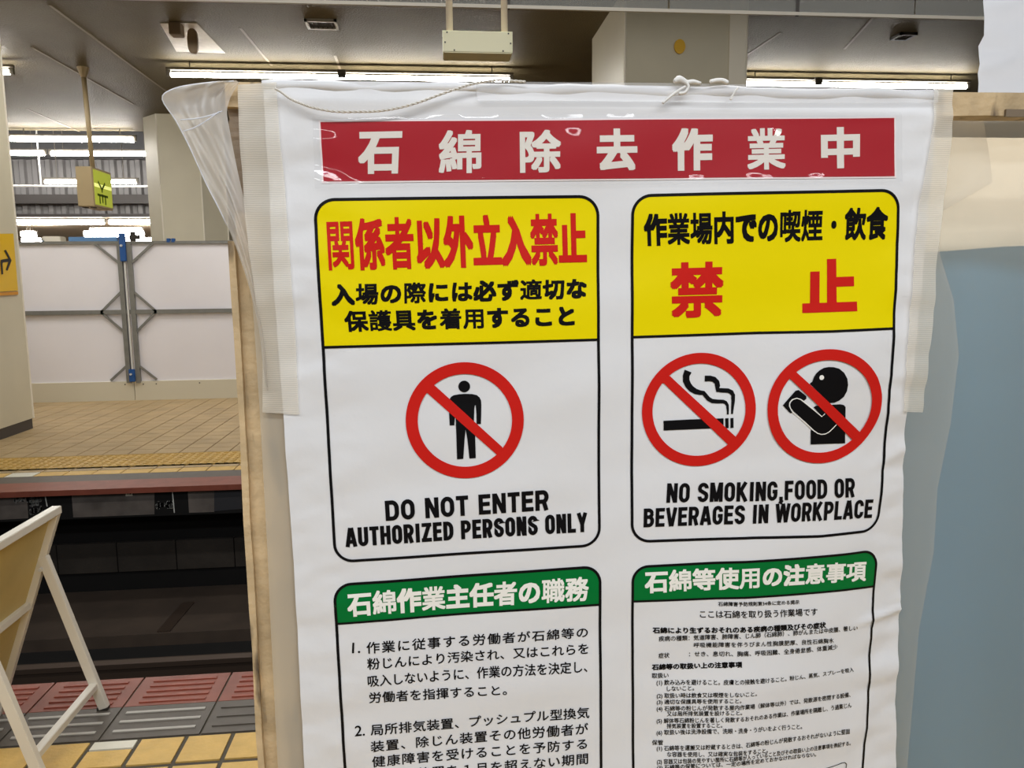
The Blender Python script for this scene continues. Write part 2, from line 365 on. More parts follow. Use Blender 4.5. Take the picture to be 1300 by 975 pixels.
# smoke curtain of glass panes hanging across the hall
gy = 5.85; gz = 3.58
gc = thing('glass_smoke_curtain', 'row of dusty glass panes hanging from the ceiling along the top', 'glass screen', (1.0, gy, gz))
xs = [-6.0, -2.4, -0.83, 0.575, 1.764, 2.75, 3.682, 5.8]
for i in range(len(xs)-1):
    b = MB(); b.box((xs[i]+0.008, gy-0.004, gz+0.01), (xs[i+1]-0.008, gy+0.004, ZC)); b.build('glass_pane', smoke_glass, gc)
b = MB(); b.box((xs[0], gy-0.012, gz-0.01), (xs[-1], gy+0.012, gz+0.014)); b.build('bottom_rail', vent_rim, gc)
for x in (xs[3], xs[5]):
    b = MB(); b.box((x-0.012, gy-0.01, gz-0.012), (x+0.012, gy+0.01, ZC)); b.build('joint_strip', vent_dark, gc)
# wider hall beyond the ceiling edge
b = MB(); b.box((-16, YE, 5.6), (14, 36, 5.8)); struct(b.build('ceiling_upper', roof_dark))
b = MB(); b.box((-16, YE-0.1, ZC+0.3), (14, YE, 5.6)); struct(b.build('wall_ceiling_step', roof_dark))
ycw = 19.0
b = MB(); vs = []; fs = []; n = 0; x = -12.5; zb = 3.29; zt = 4.504
prof = []
while x < -2.5: prof += [(x, 0.0), (x+0.10, 0.0), (x+0.14, 0.06), (x+0.24, 0.06)]; x += 0.28
b.grid([[(x, ycw-d, zb) for x, d in prof], [(x, ycw-d, zt) for x, d in prof]])
struct(b.build('wall_corrugated', corr))
b = MB(); b.box((-16, ycw+0.05, zb-0.02), (14, ycw+0.15, 5.7)); b.box((-13, ycw-0.16, zt), (-1, ycw+0.05, 5.6)); struct(b.build('wall_gable', roof_dark))
b = MB(); b.box((-13, ycw-0.10, zb-0.07), (-1, ycw+0.1, zb)); struct(b.build('trim_10', beam_dark))
b = MB(); z = 3.614; b.box((-12, ycw-0.28, z-0.11), (-2, ycw-0.10, z+0.09)); tag(b.build('steel_beam', beam_dark), 'dark horizontal steel beam across the grey corrugated wall', 'beam')
b = MB(); z = 3.69; b.tube([(-11, 17.2, z+0.02), (-2, 17.2, z)], 0.022, 8); x = -8.027; b.tube([(x, 17.2, z), (x, 17.2, 5.59)], 0.016, 8)
tag(b.build('conduit_pipe', steel_lt), 'thin white conduit with an upright drop before the corrugated wall', 'pipe')
zc2 = 3.341
b = MB(); b.box((-26, 19.2, 3.9), (14, 40, 4.1)); struct(b.build('ceiling_far_hall', hall_beige))
b = MB(); b.box((-26, 40, -0.3), (14, 40.2, 4)); struct(b.build('wall_far_end', hall_beige))

# ---------------------------------------------------------------- fluorescent lamps
def lamp(x0, x1, y, z, label, r=0.02, mounts=(), hang=None):
    t = thing('fluorescent_lamp', label, 'lamp', ((x0+x1)/2, y, z), 'fluorescent ceiling lamps')
    b = MB(); b.tube([(x0+0.02, y, z), (x1-0.02, y, z)], r, 12); b.build('tube', tube_mat, t, smooth=False)
    b = MB(); b.box((x0-0.03, y-0.028, z+0.055), (x1+0.03, y+0.028, z+0.085)); b.box((x0-0.03, y-0.02, z-0.025), (x0+0.02, y+0.02, z+0.05)); b.box((x1-0.02, y-0.02, z-0.025), (x1+0.03, y+0.02, z+0.05))
    b.build('housing', lamp_case, t)
    if hang:
        for mx in (x0+0.25, x1-0.25):
            b = MB(); b.tube([(mx, y, z+0.07), (mx, y, hang)], 0.008, 6); b.build('hanger_rod', lamp_case, t)
    for mx in mounts:
        b = MB(); b.box((mx-0.05, y-0.055, z-0.015), (mx+0.05, y+0.055, z+0.08)); b.build('mounting_clip', vent_dark, t)
    return t
za, ya = 4.24, 10.446
lamp(-3.239, 1.056, ya, za, 'long lit fluorescent lamp below the ceiling directly above the banner left half', 0.028, (-1.112,), hang=ZC)
lamp(4.103, 7.405, ya, za, 'long lit fluorescent lamp right of the big column, above the wooden rail', 0.03, (5.227,), hang=ZC)
lamp(-8.4, -5.107, ya, za, 'lit end of a fluorescent lamp cut by the left frame edge', 0.03, hang=ZC)
yb = 14.8; zb_ = 4.215
lamp(-7.368, -5.257, yb, zb_, 'lit fluorescent lamp on the ceiling edge left of the rear column, uppermost there', 0.042, hang=ZC)
lamp(-11.5, -7.441, yb, zb_, 'lit lamp stub beside the left column at the ceiling edge', 0.045, hang=ZC)
z = 4.324
lamp(-11, -7.8, 17, z, 'lit lamp at the top left of the grey corrugated wall', 0.045, hang=5.6)
lamp(-7.701, -5.607, 17, z, 'lit lamp at the top right of the grey corrugated wall', 0.045, hang=5.6)
z = 3.696
lamp(-7.638, -5.872, 16.5, z, 'lit lamp passing behind the hanging green sign', 0.035, hang=5.6)
z = 3.16
lamp(-13, -7.789, 19.6, z, 'long lit lamp just under the corrugated wall, left of the joint', 0.062, hang=3.9)
lamp(-7.691, -5.107, 19.6, z, 'lit lamp just under the corrugated wall, right of the joint', 0.055, hang=3.9)
z = 3.172
lamp(-11.86, -11.45, 24, z, 'short lit lamp above the white fence beside the left column', 0.09, hang=3.9)
lamp(-10.123, -8.447, 24, z, 'lit lamp just above the blue sheet on the white fence', 0.09, hang=3.9)
z = 3.508
lamp(-11.205, -9.543, 27, z, 'thin lit lamp deep in the far hall above the blue sheet', 0.05, hang=3.9)
z = 3.339
lamp(-14.818, -14.169, 30, z, 'lowest lit lamp touching the fence top beside the left column', 0.10, hang=3.9)
lamp(-11.212, -7.286, 30, z, 'low lit lamp right behind the fence top near the rear column', 0.09, hang=3.9)

# ---------------------------------------------------------------- columns
def column(name, cx0, cx1, cy0, cy1, ch, label, base=True):
    t = thing(name, label, 'column', ((cx0+cx1)/2, (cy0+cy1)/2, 0))
    poly = [(cx0+ch, cy0), (cx1-ch, cy0), (cx1, cy0+ch), (cx1, cy1-ch), (cx1-ch, cy1), (cx0+ch, cy1), (cx0, cy1-ch), (cx0, cy0+ch)]
    b = MB(); b.prism(poly, 0.12, ZC); b.build('cladding', clad, t)
    cx, cy = (cx0+cx1)/2, (cy0+cy1)/2
    q = [(cx+(x-cx)*0.985, cy+(y-cy)*0.985) for x, y in poly]
    b = MB(); b.prism(q, 0.0, 0.12); b.build('base_trim', clad_base, t)
    for x, y in poly[:4]:
        b = MB(); b.tube([(x, y, 0.12), (x, y, ZC)], 0.012, 6); b.build('edge_bead', clad_edge, t)
    return t
column('column', -5.9, -4.65, 7.7, 9.34, 0.03, 'beige clad column at the left frame edge with a yellow arrow sign')
cr = column('column', 1.882, 3.116, 7.7, 9.25, 0.012, 'big beige clad column behind the banner top with a yellow dot')
column('column', -4.752, -3.479, 13.5, 14.75, 0.31, 'beige clad column standing behind the white fence')
b = MB(); b.box((2.935, 7.69, 0.12), (2.96, 7.70, ZC)); b.box((2.96, 7.693, 0.12), (3.116, 7.70, ZC)); b.build('corner_strip', clad_edge, cr)
b = MB(); c = (2.435,7.69,3.88)
b.add([(c[0]+0.055*math.cos(a*math.pi/12), 7.684, c[2]+0.068*math.sin(a*math.pi/12)) for a in range(24)] + [(c[0]+0.055*math.cos(a*math.pi/12), 7.70, c[2]+0.068*math.sin(a*math.pi/12)) for a in range(24)],
      [tuple(range(24))] + [(i, (i+1) % 24, 24+(i+1) % 24, 24+i) for i in range(24)])
tag(b.build('round_sticker', yellow_dot), 'round yellow sticker on the front of the big beige column', 'sticker')
# yellow direction sign on the left column's side
sx = -4.645
ds = thing('direction_sign', 'yellow sign with a black bent arrow on the left column', 'sign', (-4.645,9.077,1.874))
b = MB(); b.slab([(-4.645,8.75,2.177), (-4.645,9.208,2.21), (-4.645,9.197,1.582), (-4.645,8.719,1.569)], (0.012, 0, 0), 0); b.slab([(-4.645,8.717,1.561), (-4.645,9.195,1.573), (-4.645,9.197,1.538), (-4.645,8.712,1.528)], (0.012, 0, 0), 1)
b.build('sign_face', [yellow_sign, mat('orange_sign_edge', rgb(206, 140, 10), 0.4)], ds)
b = MB()
arrow = [(-4.63,8.898,1.911), (-4.63,8.925,1.917), (-4.63,9.052,1.932), (-4.63,8.982,2.015), (-4.63,9.018,2.025), (-4.63,9.112,1.914), (-4.63,9.013,1.8), (-4.63,8.98,1.807), (-4.63,9.049,1.896), (-4.63,8.935,1.886), (-4.63,8.923,1.87), (-4.63,8.918,1.761), (-4.63,8.885,1.757), (-4.63,8.887,1.878)]
b.slab(arrow, (0.002, 0, 0)); b.build('arrow', black_paint, ds)

# ---------------------------------------------------------------- hanging lit sign
hx0, hx1 = -4.562, -4.358; hy0, hy1, hz0, hz1 = 10.7, 11.3, 2.651, 3.157
hs = thing('hanging_sign', 'tan boxed sign on a ceiling pole with a lit green face', 'sign', ((hx0+hx1)/2, 10.9, hz0))
b = MB(); b.box((hx0, hy0, hz0), (hx1, hy1, hz1)); b.build('case', sign_case, hs, bevel=0.008)
b = MB(); b.box((hx1, hy0+0.03, hz0+0.03), (hx1+0.004, hy1-0.03, hz1-0.03), 0); b.box((hx1+0.004, hy0+0.03, hz0+0.26), (hx1+0.005, hy1-0.03, hz0+0.305), 1); b.build('lit_face', [lit_green, lit_pale], hs)
b = MB(); fxx = hx1+0.007
def stroke(y0, z0, y1, z1, w=0.03): b.bar((fxx, hy0+0.06+y0*0.43, hz0+0.05+z0*0.33), (fxx, hy0+0.06+y1*0.43, hz0+0.05+z1*0.33), 0.003, w, (0, 0, 1) if abs(y1-y0) > abs(z1-z0) else (0, 1, 0))
stroke(0.45, 0.46, 0.45, 0.60); stroke(0.45, 0.58, 0.2, 0.86); stroke(0.45, 0.58, 0.7, 0.86); stroke(0.25, 0.0, 0.25, 0.36); stroke(0.45, 0.05, 0.45, 0.40); stroke(0.65, 0.0, 0.65, 0.36); stroke(0.1, 0.34, 0.85, 0.34)
b.build('symbol', green_ink_dark, hs)

b = MB(); b.tube([(-4.386, 10.80, hz1), (-4.409, 10.80, ZC-0.05)], 0.03, 10); b.build('pole', sign_case, hs, smooth=True)
b = MB(); b.tube([(-4.409, 10.80, ZC-0.12), (-4.409, 10.80, ZC)], [0.035, 0.075], 12); b.build('ceiling_cup', sign_case, hs)
for q in (0.03, 0.13):
    b = MB(); b.box((hx0+q, hy0+0.05, hz0-0.012), (hx0+q+0.05, hy0+0.13, hz0)); b.build('bottom_latch', vent_dark, hs)

# ---------------------------------------------------------------- ceiling fittings
cbx = thing('junction_box', 'cream metal box hanging from two pipes above the banner', 'box', (0.286,4.8,3.018))
b = MB(); p, q = (0.083,4.8,3.089), (0.497,4.8,2.964); b.box((p[0], 4.8, q[2]), (q[0], 4.98, p[2])); b.build('box_body', cream_box, cbx, bevel=0.006)
x0, x1, z0, z1 = p[0], q[0], q[2], p[2]
for u, v in ((0.06, 0.9), (0.94, 0.9), (0.16, 0.1), (0.86, 0.1), (0.03, 0.45), (0.97, 0.45)):
    X, Z = x0+(x1-x0)*u, z0+(z1-z0)*v; b = MB(); b.box((X-0.004, 4.796, Z-0.004), (X+0.004, 4.801, Z+0.004)); b.build('cover_screw', vent_dark, cbx)
for px in (0.126, 0.457):
    b = MB(); b.tube([(px, 4.89, z1), (px, 4.89, ZC)], 0.021, 10); b.build('hanger_pipe', pipe_mat, cbx, smooth=True)
    b = MB(); b.box((px-0.045, 4.85, z1), (px+0.045, 4.93, z1+0.014)); b.build('pipe_flange', cream_box, cbx)
def vent(px0, px1, lab, mm):
    c = ((px0[0]+px1[0])/2, (px0[1]+px1[1])/2)
    t = thing('ceiling_vent', lab, 'vent', (c[0], c[1], ZC))
    x0, x1 = sorted((px0[0], px1[0])); y0, y1 = sorted((px0[1], px1[1]))
    b = MB(); b.box((x0+0.03, y0+0.03, ZC-0.012), (x1-0.03, y1-0.03, ZC-0.004)); b.build('grille', vent_dark, t)
    b = MB()
    for a in ((x0, y0, x1, y0+0.03), (x0, y1-0.03, x1, y1), (x0, y0, x0+0.03, y1), (x1-0.03, y0, x1, y1)): b.box((a[0], a[1], ZC-0.03), (a[2], a[3], ZC))
    b.build('rim', mm, t)
    b = MB(); x = x0+0.06
    while x < x1-0.05: b.box((x, y0+0.03, ZC-0.02), (x+0.012, y1-0.03, ZC-0.008)); x += 0.05
    b.build('slats', beam_dark, t)
vent((-1.306,9.015,4.4), (-0.969,8.74,4.4), 'dark square ceiling vent with pale rim, left of the junction box', vent_rim)
vent((5.355,8.963,4.4), (5.556,8.75,4.4), 'dark ceiling opening right of the big column', vent_dark)
# pale patch of ceiling with a box and an oval fitting
b = MB(); pts = [(-2.85,8.99,4.4), (-2.461,8.964,4.4), (-2.447,10.042,4.4), (-3.006,10.013,4.4)]
b.slab([(x, y, ZC-0.006) for x, y, z in pts], (0, 0, 0.006)); tag(b.build('ceiling_patch', mat('pale_patched_board', rgb(216, 208, 196), 0.6, noise=(9, 0.12))), 'pale patched ceiling piece left of the film top', 'ceiling patch')
c = (-2.685,9.004,4.4)
b = MB(); b.box((c[0]-0.06, c[1]-0.08, ZC-0.13), (c[0]+0.06, c[1]+0.06, ZC-0.006)); tag(b.build('ceiling_box', mat('brown_fitting', rgb(126, 106, 80), 0.6), bevel=0.006), 'small brown box fitting on the pale ceiling patch', 'box')
c = (-2.566,9.124,4.4)
b = MB(); n = 24; prof = [(0.055*math.copysign(abs(math.cos(2*math.pi*i/n))**0.7, math.cos(2*math.pi*i/n)), ZC-0.135+0.13*math.copysign(abs(math.sin(2*math.pi*i/n))**0.7, math.sin(2*math.pi*i/n))) for i in range(n)]
b.slab([(c[0]+x, c[1], z) for x, z in prof], (0, 0.05, 0)); tag(b.build('oval_cover', MATS['brown_fitting'], bevel=0.006), 'dark oval plate hanging from the pale ceiling patch', 'cover')

# ---------------------------------------------------------------- white site hoarding across the far platform
HY = 11.46; ztop, zmid, zlow = 2.228, 1.262, 0.273
def hoard(x0, x1, postx, braces_side, label):
    t = thing('hoarding_panel', label, 'hoarding panel', ((x0+x1)/2, HY, 0), 'white hoarding panels')
    b = MB(); b.box((x0, HY, zlow-0.02), (x1, HY+0.01, ztop)); b.build('white_sheet', panel_white, t)
    b = MB(); b.box((x0, HY-0.03, 0), (x1, HY+0.02, zlow)); b.build('base_board', panel_base, t)
    b = MB(); b.box((x0, HY-0.04, zmid-0.03), (x1, HY, zmid+0.03)); b.build('middle_rail', steel, t)
    b = MB(); b.box((x0, HY-0.03, ztop-0.02), (x1, HY+0.02, ztop+0.02)); b.build('top_rail', steel, t)
    b = MB(); b.box((postx-0.03, HY-0.05, zlow-0.02), (postx+0.03, HY, ztop+0.01)); b.build('upright', steel, t)
    s = braces_side
    for za_, zb2 in ((zmid+0.30, zmid), (zmid-0.30, zmid)):
        b = MB(); b.bar((postx, HY-0.03, za_), (postx+s*0.31, HY-0.03, zb2), 0.02, 0.032, (0, 0, 1)); b.build('brace', steel, t)
    b = MB(); b.bar((postx, HY-0.03, ztop-0.30), (postx+s*0.34, HY-0.03, ztop), 0.02, 0.032); b.build('brace', steel, t)
    b = MB(); b.bar((postx, HY-0.03, zlow+0.24), (postx+s*0.25, HY-0.03, zlow+0.02), 0.02, 0.032); b.build('brace', steel, t)
    for x in (x0+0.9, postx+s*0.06, x0+0.3):
        b = MB(); b.box((x-0.008, HY-0.034, zlow-0.05), (x+0.008, HY-0.03, zlow-0.034)); b.build('screw', vent_dark, t)
    return t
pxl, pxr = -4.37, -4.24
jx = (pxl+pxr)/2
hoard(-7.2, jx-0.004, pxl, -1, 'white hoarding panel beside the left column, left of the blue clamps')
hoard(jx+0.004, -1.0, pxr, 1, 'white hoarding panel right of the blue clamps, running behind the timber post')
b = MB(); b.box((jx-0.010, HY-0.056, zlow), (jx+0.010, HY-0.043, ztop-0.27)); tag(b.build('filler_strip', steel_lt), 'thin white strip between the two grey hoarding uprights', 'strip')
for z0, z1, lab in ((ztop-0.26, ztop+0.13, 'blue steel clamp at the top of the hoarding joint'), (zlow+0.0, zlow+0.18, 'blue steel clamp at the foot of the hoarding joint')):
    t = thing('clamp', lab, 'clamp', (jx, HY, z0), None)
    b = MB(); b.box((jx-0.045, HY-0.085, z0), (jx+0.035, HY-0.05, z1)); b.build('clamp_body', blue_paint, t, bevel=0.006)
    b = MB(); b.tube([(jx-0.012, HY-0.11, (z0+z1)/2+0.02), (jx-0.012, HY-0.08, (z0+z1)/2+0.02)], 0.016, 8); b.build('clamp_bolt', steel_lt, t)
b = MB(); b.box((jx+0.09, HY-0.03, ztop+0.02), (jx+0.15, HY+0.02, ztop+0.15)); b.box((jx+0.08, HY-0.04, ztop+0.10), (jx+0.22, HY-0.02, ztop+0.04)); tag(b.build('bracket', vent_dark), 'small dark bracket on the fence top beside the blue clamp', 'bracket')
p, q = (-5.062,11.52,2.312), (-4.415,11.52,2.222)
b = MB(); b.box((p[0], HY+0.03, ztop-0.05), (q[0], HY+0.07, p[2])); tag(b.build('blue_sheet', blue_sheet), 'blue sheet strip showing along the top of the white fence', 'sheet')
for x, lab in ((-3.705, 'left one of two small blue clips on the fence top'), (-3.641, 'right one of two small blue clips on the fence top')):
    b = MB(); b.box((x-0.022, HY-0.04, ztop), (x+0.022, HY+0.02, ztop+0.055)); tag(b.build('clip', blue_paint, bevel=0.004), lab, 'clip', 'blue clips on the fence top')
p, q = (-6.123,13,2.417), (-5.85,13,2.306)
b = MB(); b.box((p[0], 13, 0), (q[0], 13.2, p[2]), 0); b.box((p[0]+0.0, 12.98, q[2]), (p[0]+0.04, 13.0, q[2]+0.05), 1); b.box((p[0]+0.12, 12.98, q[2]), (p[0]+0.16, 13.0, q[2]+0.04), 1)
tag(b.build('cabinet', [clad_edge, blue_paint], bevel=0.01), 'white cabinet behind the fence top near the left column', 'cabinet')

# ---------------------------------------------------------------- folding sign stand (seen from behind)
XT, ZT = -1.412, 0.788; XB = -1.69; YR, YL = 2.92, 2.45
fs_ = thing('folding_sign_stand', 'white framed folding sign stand seen from its tan back', 'sign stand', (-1.48, 2.68, 0))
def post(z): return XB + (XT-XB)*z/ZT
tn = Vector((ZT, 0, -(XT-XB))).normalized()       # outward (towards the legs)
for yy in (YR, YL):
    b = MB(); b.bar((post(0), yy, 0), (XT, yy, ZT), 0.026, 0.036, (1, 0, 0)); b.build('frame_post', metal_white, fs_, bevel=0.002)
b = MB(); b.bar((XT, YL-0.012, ZT), (XT, YR+0.014, ZT), 0.034, 0.028); b.build('top_rail', metal_white, fs_, bevel=0.002)
b = MB(); b.bar((post(0.43)+0.006, YL, 0.43), (post(0.43)+0.006, YR, 0.43), 0.020, 0.026); b.build('middle_rail', metal_white, fs_, bevel=0.002)
b = MB(); b.bar((post(0.09), YL, 0.09), (post(0.09), YR, 0.09), 0.024, 0.024); b.build('bottom_rail', metal_white, fs_, bevel=0.002)
b = MB(); b.slab([(post(0.10)-0.006, YL, 0.10), (post(0.10)-0.006, YR, 0.10), (post(ZT)-0.006, YR, ZT), (post(ZT)-0.006, YL, ZT)], (-0.004, 0, 0)); b.build('sign_board', sign_back, fs_)
hz = 0.60; hx = post(hz)+0.012
for yy in (YR-0.004, YL+0.004):
    b = MB(); b.bar((hx, yy, hz+0.015), (-1.295, yy, 0.006), 0.026, 0.034, (1, 0, 0)); leg = b.build('leg', metal_white, fs_, bevel=0.002)
    b = MB(); b.box((-1.318, yy-0.013, 0), (-1.280, yy+0.013, 0.014)); b.build('foot_cap', vent_dark, fs_)
    b = MB(); b.tube([(hx-0.006, yy-0.02, hz-0.03), (hx-0.006, yy+0.02, hz-0.03)], 0.008, 8); b.build('hinge_bolt', steel_lt, fs_)
zb3 = 0.10; xb3 = hx + (-1.295-hx)*(1-zb3/(hz+0.015))
b = MB(); b.bar((xb3, YL, zb3), (xb3, YR, zb3), 0.028, 0.026); b.build('leg_brace', metal_white, fs_, bevel=0.002)

# ================================================================ THE ENCLOSURE AND THE BANNER
Y0 = 1.05
def curl(X, Z):
    """how far the loose lower right of the banner hangs back (metres)"""
    a = max(0.0, (X - 0.44) / 0.18) ** 1.25
    b = max(0.0, 1 - math.exp(-max(0.0, 1.46 - Z) / 0.22))
    return 0.033 * a * b

def sd(x, a, w): return math.exp(-((x-a)/w)**2)
def ripple(X, Z):
    r = 0.0009*math.sin(23*Z + 3.1*X + 1.1*math.sin(5*X)) + 0.0006*math.sin(61*Z - 9*X + 1.7*math.sin(7*X+2)) + 0.0005*math.sin(17*X + 6*Z)
    # the margins are free of print and pucker more
    e = min(1.0, max(0.0, (X-0.62)/0.06)); l = min(1.0, max(0.0, (-0.08-X)/0.06))
    n1 = noise.noise(Vector((9*X+14*Z, 21*Z-9*X, 0.3))); n2 = noise.noise(Vector((30*X+22*Z, 52*Z-20*X, 4.1))); n3 = noise.noise(Vector((7*X, 9*Z, 8.8)))
    r += (0.0045*n1 + 0.0012*n2)*e + (0.0030*n1 + 0.0010*n2)*l + 0.0030*n3
    r -= 0.0050*e*sd(Z, 1.075 + 0.18*(X-0.66), 0.006) + 0.003*e*sd(Z, 1.33 + 0.5*(X-0.66), 0.010)
    # long soft creases
    r -= 0.0020*sd(Z, 1.835 - 0.01*X, 0.008) + 0.0010*sd(Z, 1.30 + 0.05*X, 0.02) + 0.0012*sd(Z, 1.02 - 0.05*X, 0.025)
    return r
def surf(X, Z, off=0.0): return (X, Y0 + curl(X, Z) + ripple(X, Z) - off, Z)
def lerp(a, b, t): return tuple(x+(y-x)*t for x, y in zip(a, b))
def along(pts, z):
    """x on a polyline [(x, z)...] running downwards, at height z"""
    for (x0, z0), (x1, z1) in zip(pts, pts[1:]):
        if z >= z1: return x0 + (x1-x0)*((z0-z)/(z0-z1) if z0 != z1 else 0)
    (x0, z0), (x1, z1) = pts[-2:]; return x1 + (x1-x0)*((z1-z)/(z0-z1))

banner = thing('warning_banner', 'large white printed vinyl banner listing asbestos work rules', 'banner', (0.24, Y0, 0.5))
Ledge = [(-0.2112,1.8562), (-0.2109,1.7646), (-0.2104,1.715), (-0.2103,1.6138), (-0.2093,1.531), (-0.2064,1.4409), (-0.2056,1.3924), (-0.2045,1.3268), (-0.2023,1.2151), (-0.2015,1.0652), (-0.2015,0.9184)]
Redge = [(0.6998,1.867), (0.6992,1.8228), (0.6991,1.7695), (0.6964,1.7002), (0.6949,1.6099), (0.6907,1.4811), (0.689,1.4041), (0.7044,1.2599), (0.7163,1.1421), (0.7222,1.0483), (0.7222,0.9713), (0.7347,0.8082)]
ztopb = 1.8605; zbot = 0.50
rows = []; nz, nx = 260, 150
for i in range(nz+1):
    z = ztopb + (zbot-ztopb)*i/nz; xl, xr = along(Ledge, z), along(Redge, z)
    rows.append([surf(xl+(xr-xl)*j/nx, z) for j in range(nx+1)])
b = MB(); b.grid(rows); b.build('vinyl_sheet', vinyl, banner, smooth=True)
# rolled hem along the top
b = MB(); b.tube([(-0.213+0.915*i/60, Y0+0.004+0.0012*math.sin(i*0.9), ztopb-0.006+0.0015*math.sin(i*0.5)) for i in range(61)], [0.0065+0.0008*math.sin(i*1.3) for i in range(61)], 12)
b.build('top_hem', vinyl, banner, smooth=True)

# ---- printed shapes on the banner -------------------------------------------------
class Patch:
    """a printed panel: corners TL, TR, BL, BR plus optional polylines for its sides, in banner coordinates"""
    def __init__(self, tl, tr, bl, br, right=None, top=None, bottom=None):
        self.tl, self.tr, self.bl, self.br = tl, tr, bl, br
        self.right, self.top, self.bottom = right, top, bottom
        self.w = math.dist(tl, tr); self.h = math.dist(tl, bl)
    @staticmethod
    def poly(pts, t, a, b):
        pts = [a]+list(pts or [])+[b]; L = [math.dist(p, q) for p, q in zip(pts, pts[1:])]; s = t*sum(L)
        for (p, q), l in zip(zip(pts, pts[1:]), L):
            if s <= l or q is pts[-1]: return lerp(p, q, s/l if l else 0)
            s -= l
    def at(self, s, t):                 # s left to right, t bottom to top; Coons patch
        B = self.poly(self.bottom, s, self.bl, self.br); T = self.poly(self.top, s, self.tl, self.tr)
        Lf = lerp(self.tl, self.bl, 1-t); R = self.poly(self.right, 1-t, self.tr, self.br)
        bil = lerp(lerp(self.bl, self.br, s), lerp(self.tl, self.tr, s), t)
        return tuple((1-t)*B[i]+t*T[i]+(1-s)*Lf[i]+s*R[i]-bil[i] for i in (0, 1))
    def loop(self, inset, rad, n=40, m=10):
        """rounded outline as a list of (x, z), same count for every inset"""
        ix, iy = inset/self.w, inset/self.h; r = max(0.0005, rad-inset); rx, ry = r/self.w, r/self.h; out = []
        cs = [((1-ix-rx, 1-iy-ry), 0), ((ix+rx, 1-iy-ry), 90), ((ix+rx, iy+ry), 180), ((1-ix-rx, iy+ry), 270)]
        for k, ((cx, cy), a0) in enumerate(cs):
            for i in range(m+1):
                a = math.radians(a0+90*i/m); out.append((cx+rx*math.cos(a), cy+ry*math.sin(a)))
            nx_ = cs[(k+1) % 4]; a = math.radians(a0+90); p = (cx+rx*math.cos(a), cy+ry*math.sin(a))
            a2 = math.radians(nx_[1]); q = (nx_[0][0]+rx*math.cos(a2), nx_[0][1]+ry*math.sin(a2))
            out += [lerp(p, q, i/n) for i in range(1, n)]
        return [self.at(*p) for p in out]
    def border(self, b, th, rad, off):
        A, B = self.loop(0, rad), self.loop(th, rad); n = len(A)
        b.add([surf(x, z, off) for x, z in A+B], [(i, (i+1) % n, n+(i+1) % n, n+i) for i in range(n)])
    def band(self, b, tl_, tr_, t1=1.0, inset=0.0, rad=0.0, off=0.0, ns=44, nt=30):
        """filled band from the dividing line (t=tl_ at left, tr_ at right) up to t1, with the rounded top corners"""
        ix, iy = inset/self.w, inset/self.h; r = max(0.0, rad-inset); rx, ry = r/self.w, r/self.h; rows = []
        for j in range(nt+1):
            q = j/nt; q = 1-(1-q)**1.6; row = []
            for i in range(ns+1):
                s0 = i/ns; lo = tl_+(tr_-tl_)*s0; t = lo+(t1-iy-lo)*q
                d = max(0.0, t-(1-iy-ry)); c = rx*(1-math.sqrt(max(0.0, 1-(d/ry)**2))) if ry > 0 and t1 >= 1 else 0.0
                lo_s, hi_s = ix+c, 1-ix-c; row.append(surf(*self.at(lo_s+(hi_s-lo_s)*s0, t), off))
            rows.append(row)
        b.grid(rows)
    def line(self, b, tl_, tr_, th, off, ns=44):
        rows = [[surf(*self.at(i/ns, tl_+(tr_-tl_)*i/ns + k*th/self.h/2), off) for i in range(ns+1)] for k in (-1, 1)]
        b.grid(rows)

F1, F2, F3 = 0.0005, 0.0010, 0.0015          # stacked print layers
PXM = 1.07e-3                                # a printed millimetre-ish unit used for stroke weights
def as_mesh(text, spacing=1.0):
    c = bpy.data.curves.new('text', 'FONT'); c.body = text; c.fill_mode = 'FRONT'; c.dimensions = '2D'; c.resolution_u = 3; c.space_character = spacing
    o = bpy.data.objects.new('text', c); C.objects.link(o); bpy.context.view_layer.update()
    dg = bpy.context.evaluated_depsgraph_get(); me = bpy.data.meshes.new_from_object(o.evaluated_get(dg), depsgraph=dg)
    vs = [tuple(v.co) for v in me.vertices]; fs = [tuple(p.vertices) for p in me.polygons]
    bpy.data.objects.remove(o); bpy.data.curves.remove(c); bpy.data.meshes.remove(me); return vs, fs
def bend(q, u, v):
    """q = (TL, TR, BL, BR[, BM]): the line's box on the banner, BM a point its foot passes half way"""
    TL, TR, BL, BR = q[:4]
    base = lerp(BL, BR, u)
    if len(q) > 4:
        mid = lerp(BL, BR, 0.5); d = (q[4][0]-mid[0]*0-0, q[4][1])
        um = (q[4][0]-BL[0])/(BR[0]-BL[0]); lin_ = BL[1]+(BR[1]-BL[1])*um; dz = q[4][1]-lin_
        base = (base[0], base[1] + dz*(u*(1-u))/(um*(1-um)))
    up = lerp((TL[0]-BL[0], TL[1]-BL[1]), (TR[0]-BR[0], TR[1]-BR[1]), u)
    return (base[0]+up[0]*v, base[1]+up[1]*v)
def chop(vs, fs, cu, cv):
    if cu <= 1 and cv <= 1: return vs, fs
    bm = bmesh.new(); bv = [bm.verts.new((x, y, 0)) for x, y in vs]
    for f in fs:
        try: bm.faces.new([bv[i] for i in f])
        except ValueError: pass
    for n, ax in ((cu, 0), (cv, 1)):
        for i in range(1, n):
            co = (i/n, 0, 0) if ax == 0 else (0, i/n, 0); no = (1, 0, 0) if ax == 0 else (0, 1, 0)
            bmesh.ops.bisect_plane(bm, geom=list(bm.verts)+list(bm.edges)+list(bm.faces), plane_co=co, plane_no=no, dist=1e-6)
    bm.verts.index_update(); vs = [(v.co.x, v.co.y) for v in bm.verts]; fs = [tuple(v.index for v in f.verts) for f in bm.faces]; bm.free(); return vs, fs
GLYPH = {}
